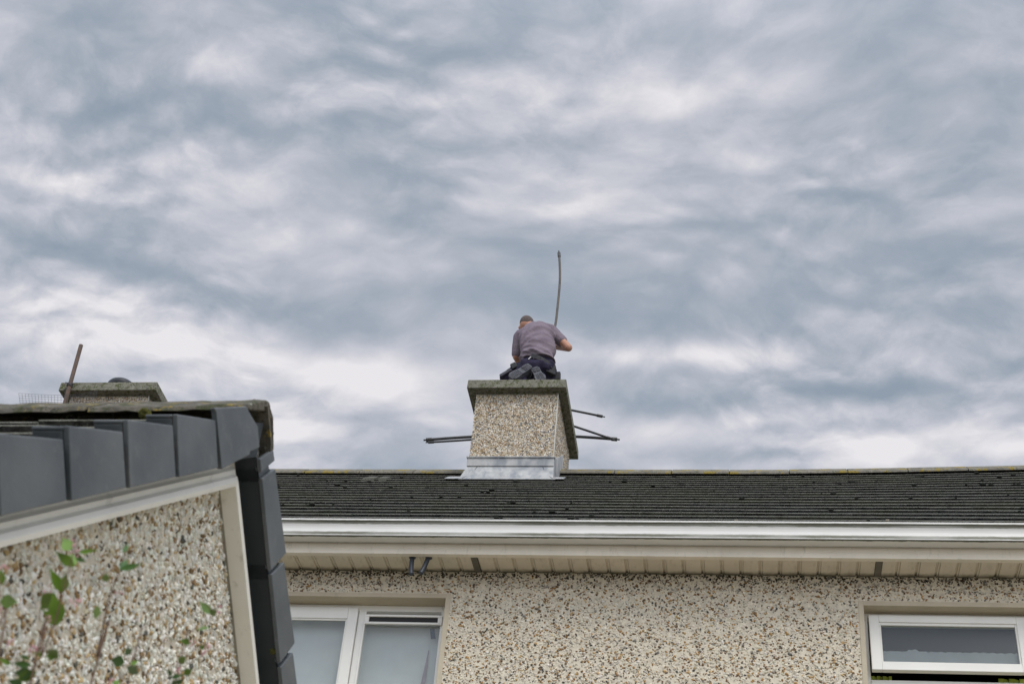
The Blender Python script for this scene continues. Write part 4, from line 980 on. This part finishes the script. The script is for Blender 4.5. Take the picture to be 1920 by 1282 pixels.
for a, b, wd, dk in [((590, 345), (440, 225), .28, 0), ((565, 215), (498, 120), .30, 0), ((625, 235), (772, 215), .22, 0), ((600, 275), (690, 310), .30, 1), ((580, 350), (570, 230), .22, 0),
                     ((500, 555), (395, 355), .24, 0), ((510, 540), (520, 400), .2, 0), ((440, 560), (322, 690), .38, 0), ((470, 800), (420, 560), .42, 0), ((460, 810), (340, 690), .3, 0), ((950, 370), (1135, 325), .20, 1), ((960, 370), (1020, 290), .2, 1),
                     ((975, 235), (1030, 165), .22, 1), ((840, 470), (845, 395), .25, 0), ((0, 620), (142, 628), .28, 0), ((20, 490), (5, 360), .34, 0), ((740, 705), (808, 715), .3, 0), ((245, 1130), (95, 1115), .32, 1), ((240, 1080), (150, 1055), .3, 1),
                     ((290, 1180), (120, 1260), .34, 0), ((250, 1200), (110, 1190), .34, 1), ((340, 1050), (265, 1030), .35, 0), ((370, 1050), (465, 1055), .35, 0), ((400, 1070), (455, 1000), .3, 0), ((85, 1125), (-10, 1075), .3, 0),
                     ((990, 1110), (880, 1085), .3, 1), ((1040, 1045), (995, 995), .3, 1), ((1040, 1120), (1105, 1100), .35, 0), ((1035, 1200), (1085, 1130), .28, 1), ((905, 1290), (950, 1245), .35, 0), ((180, 1290), (60, 1250), .3, 1)]:
    leaf(c6(*a), c6(*b), wd * .64, dark=bool(dk))
for a, b, wd, dk in [((620, 720), (525, 622), .24, 0), ((610, 725), (665, 690), .3, 0), ((465, 950), (365, 932), .26, 0), ((525, 990), (590, 985), .3, 0), ((300, 1220), (275, 1150), .3, 1), ((300, 1230), (400, 1200), .3, 1), ((360, 1110), (420, 1060), .32, 0), ((350, 1260), (300, 1290), .35, 1), ((400, 1200), (470, 1160), .3, 0), ((560, 850), (555, 820), .3, 0), ((340, 1280), (400, 1240), .3, 1)]:
    leaf(c9(*a), c9(*b), wd * .64, 2.5, bool(dk))
leaves.build('leaves', M['leaf'], shrub); leavesd.build('leaves', M['leaf_dark'], shrub)
rf = random.Random(5)
for c, (x, y) in [(c6, p) for p in ((600, 232), (592, 170), (385, 542), (622, 590), (585, 625), (378, 770), (252, 1012), (280, 1000), (28, 348), (955, 562), (14, 690), (888, 1262), (70, 960))] + [(c9, p) for p in ((692, 690), (665, 720), (592, 980), (560, 1020), (352, 1168), (480, 955))]:
    p = Q(*c(x, y), 2.3 if c is c6 else 2.48)
    flowers = MB()
    for _ in range(5): flowers.ball(p + Vector([rf.uniform(-.005, .005) for _ in range(3)]), rf.uniform(.0010, .0022), seg=7, rings=5)
    flowers.build('bud', M['flower'], shrub)
